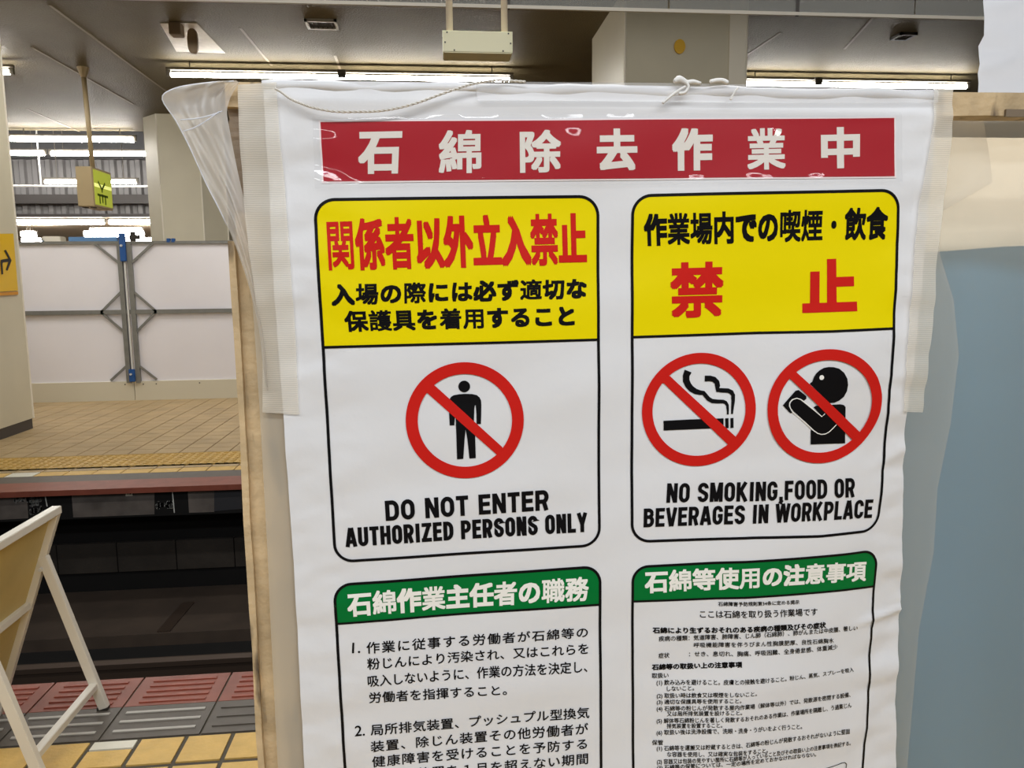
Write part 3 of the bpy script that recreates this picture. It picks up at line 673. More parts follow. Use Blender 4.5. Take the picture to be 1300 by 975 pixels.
def glyph(ch):
    """outline mesh of one character and the mean gap between its strokes (in ems)"""
    if ch not in GLYPH:
        vs, fs = as_mesh(ch); ar = 0.0
        for f in fs:
            for i in range(1, len(f)-1):
                (ax, ay, _), (bx, by, _), (cx, cy, _) = vs[f[0]], vs[f[i]], vs[f[i+1]]; ar += abs((bx-ax)*(cy-ay)-(cx-ax)*(by-ay))/2
        xs_ = [v[0] for v in vs]; ys_ = [v[1] for v in vs]
        box = (max(xs_)-min(xs_))*(max(ys_)-min(ys_))
        GLYPH[ch] = (vs, fs, max(0.05, (box-ar)/max(0.5, ar/0.068)))
    return GLYPH[ch]
SQ = [(1, 0), (1, 1), (0, 1), (-1, 1), (-1, 0), (-1, -1), (0, -1), (1, -1)]
def put_heavy(b, text, q, bold, off=F2, ink=False, gapk=0.26):
    """heavy gothic line of full-width characters, each weighted so that its counters stay open"""
    TL, TR, BL, BR = q[:4]; Wm = math.dist(BL, BR); Hm = (math.dist(TL, BL)+math.dist(TR, BR))/2; n = len(text)
    G = [glyph(c) for c in text]
    if ink: x0 = min(v[0] for v in G[0][0]); x1 = max(v[0] for v in G[0][0]); y0 = min(v[1] for v in G[0][0]); y1 = max(v[1] for v in G[0][0])
    else:
        x0 = min(v[0] for v in G[0][0]); x1 = max(v[0] for v in G[-1][0])+n-1; y0, y1 = -0.075, 0.825
        nat = (x1-x0)/0.90*Hm
    step = 1.0
    if not ink and n > 2 and Wm > nat*1.02: step = 1.0 + (Wm-nat)/Hm*0.90/(n-1); x1 += (step-1)*(n-1)
    emx, emy = Wm/(x1-x0), Hm/(y1-y0)
    for i, (vs, fs, gap) in enumerate(G):
        lay = 0.0
        ex, ey = min(bold*PXM, gapk*gap*emx)/Wm, min(bold*PXM, gapk*gap*emy)/Hm
        bx, by = bold*PXM/Wm*0.7, bold*PXM/Hm*0.7
        if ink: bx, by = ex, ey
        P = [(bx+(1-2*bx)*(v[0]+i*step-x0)/(x1-x0), by+(1-2*by)*(v[1]-y0)/(y1-y0)) for v in vs]; F = fs
        P, F = chop(P, F, max(1, int(Wm/0.014)) if Hm > 0.014 else 1, max(1, int(Hm/0.012)) if Hm > 0.02 else 1)
        for dx, dy in SQ + ([(0.5, 0), (-0.5, 0), (0, 0.5), (0, -0.5)] if bold > 1.6 else []):
            lay += 8e-6; b.add([surf(*bend(q, u+dx*ex, v+dy*ey), off+lay) for u, v in P], F)
def put_text(b, text, q, bold=0.0, off=F2, ink=False, fixed=False, mi=0, n=8):
    TL, TR, BL, BR = q[:4]; Wm = math.dist(BL, BR); Hm = (math.dist(TL, BL)+math.dist(TR, BR))/2
    sp = 1.0; cnt = len(text)
    vs, fs = as_mesh(text)
    xs_ = [v[0] for v in vs]; w0 = max(xs_)-min(xs_); natural = w0/0.90*Hm
    if not fixed and not ink and cnt > 2 and Wm > natural*1.02:
        sp = 1.0 + (Wm-natural)/Hm*0.90/(cnt-1); vs, fs = as_mesh(text, sp)
    xs_ = [v[0] for v in vs]; ys_ = [v[1] for v in vs]
    x0, x1 = min(xs_), max(xs_); y0, y1 = (min(ys_), max(ys_)) if ink else (-0.075, 0.825)
    if not ink and not any(ord(c) > 255 for c in text): y0, y1 = 0.0, 0.70
    ex, ey = bold*PXM/Wm, bold*PXM/Hm
    vs = [(ex+(1-2*ex)*(v[0]-x0)/(x1-x0), ey+(1-2*ey)*(v[1]-y0)/(y1-y0)) for v in vs]
    vs, fs = chop(vs, fs, int(Wm/0.014) if Hm > 0.014 else 1, int(Hm/0.012) if Hm > 0.02 else 1)
    dirs = [(0, 0)] if not bold else [(math.cos(2*math.pi*k/n), math.sin(2*math.pi*k/n)) for k in range(n)]
    if bold:      # square corners: push the eight copies onto a square
        dirs = [(d[0]/max(abs(d[0]), abs(d[1])), d[1]/max(abs(d[0]), abs(d[1]))) for d in dirs]
    for k, (dx, dy) in enumerate(dirs):
        b.add([surf(*bend(q, u+dx*ex, v+dy*ey), off+8e-6*k) for u, v in vs], fs, mi)
def ribbon(pts, t, closed=False):
    """constant-width stroke along a polyline with mitred joints -> verts, faces (2D)"""
    n = len(pts); L, R = [], []
    for i, p in enumerate(pts):
        a = pts[(i-1) % n] if (closed or i > 0) else None; c = pts[(i+1) % n] if (closed or i < n-1) else None
        def nrm(p, q): d = math.dist(p, q) or 1e-9; return ((p[1]-q[1])/d, (q[0]-p[0])/d)
        n1 = nrm(a, p) if a else None; n2 = nrm(p, c) if c else None
        if n1 and n2:
            m = (n1[0]+n2[0], n1[1]+n2[1]); l = math.hypot(*m) or 1e-9; m = (m[0]/l, m[1]/l); k = 1/max(0.45, m[0]*n1[0]+m[1]*n1[1])
        else: m = n1 or n2; k = 1
        L.append((p[0]+m[0]*k*t/2, p[1]+m[1]*k*t/2)); R.append((p[0]-m[0]*k*t/2, p[1]-m[1]*k*t/2))
    rng = range(n if closed else n-1)
    return L+R, [(i, (i+1) % n, n+(i+1) % n, n+i) for i in rng]
def arc(cx, cy, rx, ry, a0, a1, n=9): return [(cx+rx*math.cos(math.radians(a0+(a1-a0)*i/n)), cy+ry*math.sin(math.radians(a0+(a1-a0)*i/n))) for i in range(n+1)]
def letter(ch, w, t):
    """condensed grotesque capital in a box w wide and 1 high: list of (centre line, closed)"""
    a = t/2; x0, x1, y0, y1 = a, w-a, a, 1-a; cx = w/2; r = (x1-x0)/2; ry = min(0.34, r*1.25)
    top = arc(cx, y1-ry, r, ry, 0, 180); bot = arc(cx, y0+ry, r, ry, 180, 360)
    D = {'I': [[(cx, 0), (cx, 1)]], 'L': [[(x0, 1), (x0, 0)], [(0, y0), (w, y0)]], 'T': [[(0, y1), (w, y1)], [(cx, 0), (cx, 1)]],
         'E': [[(x0, 0), (x0, 1)], [(0, y1), (w, y1)], [(0, 0.52), (w*0.93, 0.52)], [(0, y0), (w, y0)]],
         'F': [[(x0, 0), (x0, 1)], [(0, y1), (w, y1)], [(0, 0.50), (w*0.90, 0.50)]],
         'H': [[(x0, 0), (x0, 1)], [(x1, 0), (x1, 1)], [(x0, 0.52), (x1, 0.52)]],
         'N': [[(x0, 0), (x0, 1)], [(x1, 0), (x1, 1)], [(x0+a*0.2, 0.97), (x1-a*0.2, 0.03)]],
         'A': [[(a*0.75, 0), (cx-a*0.25, 1)], [(w-a*0.75, 0), (cx+a*0.25, 1)], [(w*0.2, 0.27), (w*0.8, 0.27)]],
         'V': [[(a*0.75, 1), (cx-a*0.25, 0)], [(w-a*0.75, 1), (cx+a*0.25, 0)]],
         'W': [[(a*0.7, 1), (w*0.27, 0)], [(w*0.27, 0), (cx, 1)], [(cx, 1), (w*0.73, 0)], [(w*0.73, 0), (w-a*0.7, 1)]],
         'M': [[(x0, 0), (x0, 1)], [(x1, 0), (x1, 1)], [(x0+a*0.3, 0.98), (cx, 0.02)], [(x1-a*0.3, 0.98), (cx, 0.02)]],
         'K': [[(x0, 0), (x0, 1)], [(x0, 0.34), (x1-a*0.2, 1)], [(x0+t*0.7, 0.52), (x1+a*0.1, 0)]],
         'Y': [[(a*0.8, 1), (cx, 0.40)], [(w-a*0.8, 1), (cx, 0.40)], [(cx, 0.46), (cx, 0)]],
         'Z': [[(w*0.04, y1), (w, y1)], [(x1-a*0.2, y1), (x0+a*0.2, y0)], [(0, y0), (w, y0)]],
         'U': [[(x0, 1)] + bot + [(x1, 1)]],
         'C': [[(x1, 0.66)] + top + bot + [(x1, 0.35)]],
         'G': [[(x1, 0.68)] + top + bot + [(x1, 0.47)], [(w, 0.47), (w*0.52, 0.47)]],
         'D': [[(x0, 0), (x0, 1)], [(0, y1)] + arc(x1-0.22, y1-0.30, 0.22, 0.30, 90, 0) + arc(x1-0.22, y0+0.30, 0.22, 0.30, 0, -90) + [(0, y0)]],
         'P': [[(x0, 0), (x0, 1)], [(0, y1)] + arc(x1-0.17, y1-0.21, 0.17, 0.21, 90, 0) + arc(x1-0.17, 0.44+0.21, 0.17, 0.21, 0, -90) + [(0, 0.44)]],
         'B': [[(x0, 0), (x0, 1)], [(0, y1)] + arc(x1-0.19, y1-0.19, 0.17, 0.19, 90, 0) + arc(x1-0.19, 0.54+0.18, 0.17, 0.18, 0, -90) + [(0, 0.54)], [(0, 0.54)] + arc(x1-0.17, 0.54-0.20, 0.17, 0.20, 90, 0) + arc(x1-0.17, y0+0.20, 0.17, 0.20, 0, -90) + [(0, y0)]],
         'S': [[(x1, 0.71)] + arc(cx, y1-0.19, r, 0.19, 0, 180, 9) + [(x0, 0.68), (x0+0.03, 0.60), (cx, 0.51), (x1-0.03, 0.42), (x1, 0.33)] + arc(cx, y0+0.19, r, 0.19, 0, -180, 9) + [(x0, 0.29)]],
         ',': [[(cx, t), (cx, 0)], [(cx+t*0.3, 0.02), (cx-t*0.3, -0.17)]]}
    D['R'] = D['P'] + [[(x1-0.14, 0.46), (x1-0.01, 0.0)]]
    if ch == 'O': return [(top + bot, True)]
    return [(p, False) for p in D[ch]]
WID = {'I': 0.24, 'M': 0.62, 'W': 0.74, 'T': 0.46, 'L': 0.43, 'E': 0.45, 'F': 0.44, ',': 0.22, ' ': 0.24, 'A': 0.54, 'V': 0.52, 'Y': 0.52, 'K': 0.54}
def put_caps(b, text, q, t=0.19, gap=0.075, off=F2):
    TL, TR, BL, BR = q[:4]; Wm = math.dist(BL, BR); Hm = (math.dist(TL, BL)+math.dist(TR, BR))/2
    ws = [WID.get(c, 0.51) for c in text]; tot = sum(ws)+gap*(len(text)-1)
    k = (Wm/Hm - 0)/tot                         # horizontal scale so the line fills its width
    x = 0
    for c, w in zip(text, ws):
        w2 = w*k
        if c != ' ':
            for pts, cl in letter(c, w2, min(t, w2)):
                vs, fs = ribbon(pts, t, cl)
                b.add([surf(*bend(q, (x+u)*Hm/Wm, v), off) for u, v in vs], fs)
        x += w2+gap*k
def shape(b, pts, off):
    """filled outline on the banner, cut fine enough to follow it"""
    n = len(pts); bm = bmesh.new(); f = bm.faces.new([bm.verts.new((x, z, 0)) for x, z in pts]); bmesh.ops.triangulate(bm, faces=[f])
    xs_ = [p[0] for p in pts]; zs_ = [p[1] for p in pts]
    for lo, hi, ax in ((min(xs_), max(xs_), 0), (min(zs_), max(zs_), 1)):
        k = int((hi-lo)/0.012)
        for i in range(1, k):
            c = lo+(hi-lo)*i/k
            bmesh.ops.bisect_plane(bm, geom=list(bm.verts)+list(bm.edges)+list(bm.faces), plane_co=(c, 0, 0) if ax == 0 else (0, c, 0), plane_no=(1, 0, 0) if ax == 0 else (0, 1, 0), dist=1e-6)
    bm.verts.index_update(); b.add([surf(v.co.x, v.co.y, off) for v in bm.verts], [tuple(v.index for v in f.verts) for f in bm.faces]); bm.free()
def disc(c, r, sx=1.0, sz=1.0, n=40): return [(c[0]+r*sx*math.cos(2*math.pi*i/n), c[1]+r*sz*math.sin(2*math.pi*i/n)) for i in range(n)]
def ring(b, L, R_, T, B, bw, bar_q, off=F3):
    """prohibition ring given its left, right, top and bottom points, band width bw, and the slash outline"""
    c = ((L[0]+R_[0])/2, (T[1]+B[1])/2); rx, rz = (R_[0]-L[0])/2, (T[1]-B[1])/2; n = 96
    tilt = (R_[1]-L[1])/2
    def P(rx, rz, a): return (c[0]+rx*math.cos(a), c[1]+rz*math.sin(a)+tilt*math.cos(a))
    A = [P(rx, rz, 2*math.pi*i/n) for i in range(n)]; M_ = [P(rx-bw/2, rz-bw/2, 2*math.pi*i/n) for i in range(n)]; I = [P(rx-bw, rz-bw, 2*math.pi*i/n) for i in range(n)]
    b.add([surf(*p, off) for p in A+M_+I], [(k*n+i, k*n+(i+1) % n, (k+1)*n+(i+1) % n, (k+1)*n+i) for k in (0, 1) for i in range(n)])
    shape(b, bar_q, off)

TH = 3.7*PXM
# ---- red header card in its clear pocket
card = bpy.data.objects.new('header_card', None); C.objects.link(card); adopt(card, banner); card.location = (0, 0, 0)
CP = Patch((-0.1437,1.8113), (0.64,1.8237), (-0.143,1.7326), (0.6453,1.7413))
b = MB(); CP.band(b, 0, 0, 1.0, 0, 0, F1*2, 70, 8); b.build('card_edge', card_white, card, smooth=True)
b = MB(); IN = Patch((-0.1415,1.8094), (0.6378,1.8219), (-0.1409,1.7348), (0.6428,1.7435)); IN.band(b, 0, 0, 1.0, 0, 0, F1*3, 70, 8); b.build('card_face', card_red, card, smooth=True)
b = MB()
for ch, q in (('石', ((-0.0947,1.797),(-0.0369,1.7985),(-0.0955,1.7442),(-0.041,1.7449))), ('綿', ((0.0102,1.7999),(0.0661,1.8014),(0.009,1.7446),(0.0652,1.7463))), ('除', ((0.1167,1.8018),(0.172,1.8023),(0.1167,1.746),(0.1714,1.7472))), ('去', ((0.2194,1.8037),(0.2747,1.8047),(0.2201,1.7484),(0.2758,1.7501))), ('作', ((0.3224,1.8051),(0.3794,1.8067),(0.3239,1.7493),(0.3801,1.7505))), ('業', ((0.4269,1.806),(0.4827,1.8076),(0.4291,1.7507),(0.4842,1.7525))), ('中', ((0.5328,1.8085),(0.5891,1.8101),(0.5358,1.7532),(0.5918,1.755)))):
    put_heavy(b, ch, q, 2.9, F1*4, True, 0.24)
b.build('lettering', card_letter, card)
b = MB(); PK = Patch((-0.151,1.8162), (0.6466,1.8291), (-0.1518,1.7251), (0.6532,1.7349)); 
rows = []
for j in range(25):
    rows.append([])
    for i in range(121):
        x, z = PK.at(i/120, j/24); u = i/120
        puck = 0.0014*math.exp(-u*14)*math.sin(60*j/24*0.2+38*u) + 0.0005*math.sin(9*u*6+j*0.3) + 0.0007*sd(j/24, 0.93, 0.05) + 0.0006*sd(j/24, 0.06, 0.05)
        rows[-1].append(surf(x, z, 0.0042+puck))
b.grid(rows); b.build('clear_pocket', clear_pvc, card, smooth=True)

# ---- left prohibition panel
def panel(name, label=None):
    o = bpy.data.objects.new(name, None); C.objects.link(o); adopt(o, banner); o.location = (0, 0, 0)
    if label: o['label'] = label
    return o
def t_of(P, left, right):
    """divider heights from points on the left and right border"""
    tl_ = (left[1]-P.bl[1])/(P.tl[1]-P.bl[1]); tr_ = (right[1]-P.br[1])/(P.tr[1]-P.br[1]); return tl_, tr_
E1 = panel('no_entry_notice', 'yellow and white no entry notice')
P = Patch((-0.1554,1.7135), (0.2246,1.718), (-0.1471,1.2181), (0.2282,1.2262))
dl, dr = t_of(P, (-0.1508,1.5184), (0.2243,1.5222))
b = MB(); P.band(b, dl, dr, 1.0, TH/2, 0.026, F1); b.build('yellow_field', ink_yellow, E1, smooth=True)
b = MB(); P.border(b, TH, 0.028, F2); P.line(b, dl, dr, 3.2*PXM, F2); b.build('border', ink_black, E1, smooth=True)
b = MB(); put_heavy(b, '関係者以外立入禁止', ((-0.1404,1.6853),(0.2063,1.6928),(-0.139,1.6199),(0.2078,1.6259)), 2.2, gapk=0.27); b.build('red_lettering', ink_red, E1)
b = MB(); put_heavy(b, '入場の際には必ず適切な', ((-0.1356,1.6018),(0.2075,1.6062),(-0.1362,1.5737),(0.2071,1.5791)), 1.25)
put_heavy(b, '保護具を着用すること', ((-0.1215,1.5662),(0.1901,1.5695),(-0.12,1.5384),(0.1901,1.5416)), 1.25)
b.build('black_lettering', ink_black, E1)
b = MB(); put_caps(b, 'DO NOT ENTER', ((-0.0753,1.305),(0.153,1.3119),(-0.0744,1.2764),(0.1535,1.2822)), t=0.205)
put_caps(b, 'AUTHORIZED PERSONS ONLY', ((-0.1304,1.2683),(0.2082,1.2766),(-0.1299,1.2412),(0.2086,1.2485)), t=0.20)
b.build('black_lettering', ink_black, E1)
b = MB()
shape(b, disc((0.0374,1.4611), 7.5*PXM), F2)
shape(b, [(0.0173,1.4446),(0.0197,1.4477),(0.0233,1.4494),(0.0295,1.4504),(0.0383,1.4509),(0.0481,1.4503),(0.0543,1.4487),(0.0583,1.4453),(0.0602,1.4408),(0.0605,1.435),(0.0601,1.4228),(0.0595,1.4087),(0.0534,1.4085),(0.0535,1.4229),(0.0528,1.4347),(0.0516,1.4347),(0.0508,1.4302),(0.0499,1.4122),(0.051,1.4013),(0.0516,1.3606),(0.0428,1.3603),(0.0404,1.3871),(0.0382,1.4017),(0.0365,1.3872),(0.0342,1.3601),(0.0256,1.3598),(0.0252,1.3948),(0.0248,1.4174),(0.0237,1.418),(0.0228,1.4079),(0.0164,1.4077),(0.0159,1.424)], F2)
b.build('person_symbol', ink_black, E1)
b = MB(); ring(b, (-0.0434,1.4165), (0.119,1.4148), (0.0387,1.4948), (0.0352,1.3326), 15.3*PXM, [(-0.0145,1.4543),(-0.0054,1.4653),(-0.0016,1.4624),(0.0891,1.3746),(0.0871,1.3636),(0.0805,1.3648),(-0.0128,1.453)])
b.build('prohibition_ring', ink_red, E1, smooth=True)

# ---- right prohibition panel
E2 = panel('no_smoking_notice', 'yellow and white no smoking, eating or drinking notice')
P = Patch((0.2683,1.7186), (0.6531,1.7267), (0.2716,1.2292), (0.6633,1.221), right=[(0.6563,1.661), (0.6565,1.5947), (0.6572,1.5307), (0.6584,1.4818), (0.6587,1.4423), (0.6631,1.3687), (0.6648,1.2833)], bottom=[(0.4553,1.2261), (0.5633,1.2201)])
dl, dr = t_of(P, (0.2721,1.5248), (0.6566,1.5309))
b = MB(); P.band(b, dl, dr*0+((1.5307-P.br[1])/(P.tr[1]-P.br[1])), 1.0, TH/2, 0.026, F1); b.build('yellow_field', ink_yellow, E2, smooth=True)
b = MB(); P.border(b, TH, 0.028, F2); P.line(b, dl, dr, 3.2*PXM, F2); b.build('border', ink_black, E2, smooth=True)
b = MB(); put_heavy(b, '作業場内での喫煙・飲食', ((0.2852,1.6916),(0.638,1.701),(0.2879,1.65),(0.6397,1.6571)), 1.7)
b.build('black_lettering', ink_black, E2)
b = MB(); put_caps(b, 'NO SMOKING,FOOD OR', ((0.3246,1.315),(0.615,1.3088),(0.3234,1.2866),(0.6179,1.2786)), t=0.19)
put_caps(b, 'BEVERAGES IN WORKPLACE', ((0.2905,1.2795),(0.6503,1.2728),(0.2902,1.2518),(0.6502,1.2434),(0.4719,1.2487)), t=0.19)
b.build('black_lettering', ink_black, E2)
b = MB(); put_heavy(b, '禁', ((0.3232,1.6266),(0.4005,1.6282),(0.3255,1.5502),(0.4014,1.5508)), 3.0, F2, True); b.build('red_lettering', ink_red, E2)
b = MB(); put_heavy(b, '止', ((0.5157,1.629),(0.5934,1.6312),(0.5175,1.5546),(0.5988,1.5563)), 3.7, F2, True); b.build('red_lettering', ink_red, E2)
b = MB()
shape(b, [(0.3177,1.4058),(0.3553,1.4068),(0.4048,1.4073),(0.4051,1.3936),(0.3897,1.3931),(0.318,1.3919)], F2)
shape(b, [(0.4072,1.4072),(0.412,1.4073),(0.4126,1.393),(0.4078,1.393)], F2); shape(b, [(0.4148,1.4072),(0.4192,1.4075),(0.4198,1.3932),(0.4152,1.393)], F2)
def strokes(b, centre, widths, off=F2):
    """tapering stroke on the banner"""
    n = len(centre); L, R_ = [], []
    for i, p in enumerate(centre):
        a, c = centre[max(i-1, 0)], centre[min(i+1, n-1)]; d = math.dist(a, c) or 1e-9; nx_, nz_ = -(c[1]-a[1])/d, (c[0]-a[0])/d; w = widths[i]*PXM*0.57
        L.append((p[0]+nx_*w, p[1]+nz_*w)); R_.append((p[0]-nx_*w, p[1]-nz_*w))
    b.add([surf(*p, off) for p in L+R_], [(i, i+1, n+i+1, n+i) for i in range(n-1)])
strokes(b, [(0.3521,1.4759),(0.3494,1.4692),(0.3497,1.4624),(0.3529,1.4557),(0.3575,1.4505),(0.3636,1.4466),(0.3704,1.4446),(0.3753,1.4441),(0.3784,1.4404),(0.3823,1.4358),(0.388,1.4323),(0.3964,1.4314),(0.4039,1.4312),(0.4078,1.4296),(0.4102,1.4258),(0.4109,1.4187),(0.4109,1.4127)], [9, 8, 7.8, 7.4, 7, 6.4, 5.4, 5, 5, 5, 5, 4.6, 4.3, 4, 3.4, 2.6, 2.2])
strokes(b, [(0.3767,1.4646),(0.3842,1.4646),(0.3903,1.463),(0.3946,1.4588),(0.3958,1.4532),(0.396,1.4479),(0.4035,1.4471),(0.4111,1.4466),(0.4161,1.4442),(0.4185,1.4397),(0.4186,1.4316),(0.4177,1.4223),(0.417,1.4133)], [6.8, 6.6, 6.4, 6.2, 6.0, 5.6, 5.2, 5.2, 5.2, 4.8, 4.2, 3.2, 2.3])
b.build('cigarette_symbol', ink_black, E2)
b = MB(); ring(b, (0.2864,1.4214), (0.4517,1.4215), (0.3678,1.5014), (0.3695,1.3385), 14.2*PXM, [(0.3151,1.4599),(0.3177,1.4705),(0.3257,1.4695),(0.4234,1.3799),(0.4218,1.3692),(0.4122,1.369),(0.3173,1.4591)])
b.build('prohibition_ring', ink_red, E2, smooth=True)
b = MB()
shape(b, [(0.5312,1.4538),(0.5348,1.4568),(0.5368,1.4635),(0.54,1.4686),(0.5449,1.473),(0.5509,1.4762),(0.5579,1.4774),(0.5656,1.477),(0.5743,1.4746),(0.5824,1.4684),(0.5879,1.4597),(0.5903,1.4505),(0.5896,1.441),(0.5857,1.433),(0.579,1.4275),(0.5717,1.4246),(0.5642,1.4245),(0.5518,1.4355)], F2)
shape(b, [(0.5629,1.4214),(0.5708,1.4219),(0.5808,1.422),(0.5869,1.4207),(0.5901,1.4175),(0.5958,1.3623),(0.5403,1.3633),(0.5385,1.3858),(0.5501,1.3799),(0.5655,1.3909),(0.5601,1.4065),(0.5542,1.4048),(0.5396,1.4191),(0.543,1.4211)], F2)
shape(b, [(0.4921,1.4236),(0.5104,1.4442),(0.515,1.4452),(0.5274,1.4358),(0.5276,1.432),(0.5237,1.4291),(0.5186,1.4323),(0.5126,1.434),(0.5065,1.4319),(0.5024,1.4275),(0.5019,1.4226),(0.5045,1.4176),(0.5079,1.4129),(0.5045,1.4115),(0.5012,1.4143)], F2)
shape(b, [(0.5034,1.4236),(0.5044,1.4278),(0.5081,1.4311),(0.5131,1.4324),(0.5187,1.4308),(0.5539,1.4045),(0.56,1.4081),(0.5786,1.3923),(0.5683,1.3811),(0.5624,1.3782),(0.5563,1.3777),(0.5501,1.3792),(0.5099,1.4136),(0.5048,1.4191)], F2+0.0001)
b.build('drinker_symbol', ink_black, E2)
b = MB(); e = (0.5483,1.4624); shape(b, disc(e, 3.3*PXM, n=18), F3)
strokes(b, [(0.5079,1.4129),(0.5045,1.4176),(0.5019,1.4226),(0.5021,1.4271),(0.5057,1.4315),(0.5126,1.4334),(0.5191,1.4311),(0.5352,1.4189),(0.5538,1.4047),(0.5583,1.4089)], [1.1]*10, F3); strokes(b, [(0.5079,1.4129),(0.5267,1.3982),(0.5437,1.3837),(0.5501,1.3795),(0.5563,1.3777),(0.5624,1.3782),(0.5683,1.3811),(0.574,1.3867),(0.5784,1.3916)], [1.1]*9, F3)
b.build('symbol_highlights', ink_white, E2)
b = MB(); ring(b, (0.4689,1.421), (0.6462,1.42), (0.5536,1.5031), (0.5632,1.3348), 14.6*PXM, [(0.4984,1.4623),(0.5009,1.4734),(0.5094,1.4715),(0.6193,1.3769),(0.6185,1.3651),(0.6079,1.3662),(0.501,1.4617)], F3+0.0004)
b.build('prohibition_ring', ink_red, E2, smooth=True)

# ---- lower left notice
E3 = panel('duties_notice', 'green headed notice on the work chief duties')
P = Patch((-0.1504,1.1886), (0.2291,1.198), (-0.1405,0.5747), (0.2357,0.5677))
dl, dr = t_of(P, (-0.1473,1.1303), (0.2288,1.1387))
b = MB(); P.band(b, dl, dr, 1.0, TH/2, 0.023, F1); b.build('green_field', ink_green, E3, smooth=True)
b = MB(); P.border(b, TH, 0.025, F2); P.line(b, dl, dr, 3.0*PXM, F2); b.build('border', ink_black, E3, smooth=True)
b = MB(); put_heavy(b, '石綿作業主任者の職務', ((-0.132,1.1751),(0.2119,1.1817),(-0.1311,1.1401),(0.2108,1.1456)), 1.7, gapk=0.26); b.build('white_lettering', ink_white, E3)
b = MB()
for tx, q in (('作業に従事する労働者が石綿等の', ((-0.1074,1.1012),(0.2103,1.1049),(-0.1075,1.0842),(0.2104,1.0889))), ('粉じんにより汚染され、又はこれらを', ((-0.1071,1.0775),(0.211,1.0804),(-0.107,1.0607),(0.211,1.0641))),
              ('吸入しないように、作業の方法を決定し、', ((-0.1073,1.0522),(0.2093,1.0542),(-0.1069,1.0351),(0.2093,1.0368))), ('労働者を指揮すること。', ((-0.1062,1.0266),(0.0906,1.0247),(-0.1061,1.0095),(0.0911,1.009))),
              ('局所排気装置、プッシュプル型換気', ((-0.1061,0.9764),(0.2124,0.9822),(-0.1058,0.9594),(0.2124,0.9646))), ('装置、除じん装置その他労働者が', ((-0.1064,0.951),(0.2107,0.957),(-0.1064,0.9338),(0.2107,0.9396))),
              ('健康障害を受けることを予防する', ((-0.1055,0.9269),(0.209,0.9329),(-0.1054,0.9098),(0.209,0.9159))), ('ための装置を１月を超えない期間', ((-0.1046,0.9026),(0.2108,0.9091),(-0.1046,0.8851),(0.2108,0.8915)))):
    put_text(b, tx, q, bold=0.28, n=4)
put_text(b, '1.', ((-0.1265,1.1017),(-0.1156,1.1017),(-0.1277,1.0859),(-0.1161,1.0858)), bold=0.25, ink=True, n=4); put_text(b, '2.', ((-0.1278,0.9759),(-0.1133,0.9761),(-0.1284,0.9602),(-0.1139,0.9604)), bold=0.25, ink=True, n=4)
b.build('black_lettering', ink_black, E3)

# ---- lower right notice
E4 = panel('handling_notice', 'green headed notice on handling precautions')
P = Patch((0.273,1.1953), (0.6659,1.1921), (0.2817,0.556), (0.6651,0.5319), right=[(0.6686,1.1286), (0.6696,1.0566), (0.6697,0.989), (0.6716,0.9726), (0.6715,0.8903), (0.6691,0.8237)], top=[(0.395,1.1955), (0.5185,1.1926), (0.6057,1.1915)])
dl, dr = t_of(P, (0.2759,1.141), (0.6684,1.13))
b = MB(); P.band(b, dl, dr, 1.0, TH/2, 0.023, F1); b.build('green_field', ink_green, E4, smooth=True)
b = MB(); P.border(b, TH*0.95, 0.025, F2); P.line(b, dl, dr, 3.0*PXM, F2); b.build('border', ink_black, E4, smooth=True)
b = MB(); put_heavy(b, '石綿等使用の注意事項', ((0.2917,1.1867),(0.6483,1.1742),(0.2933,1.1526),(0.6499,1.1413),(0.4603,1.1501)), 1.7, gapk=0.26); b.build('white_lettering', ink_white, E4)
b = MB()
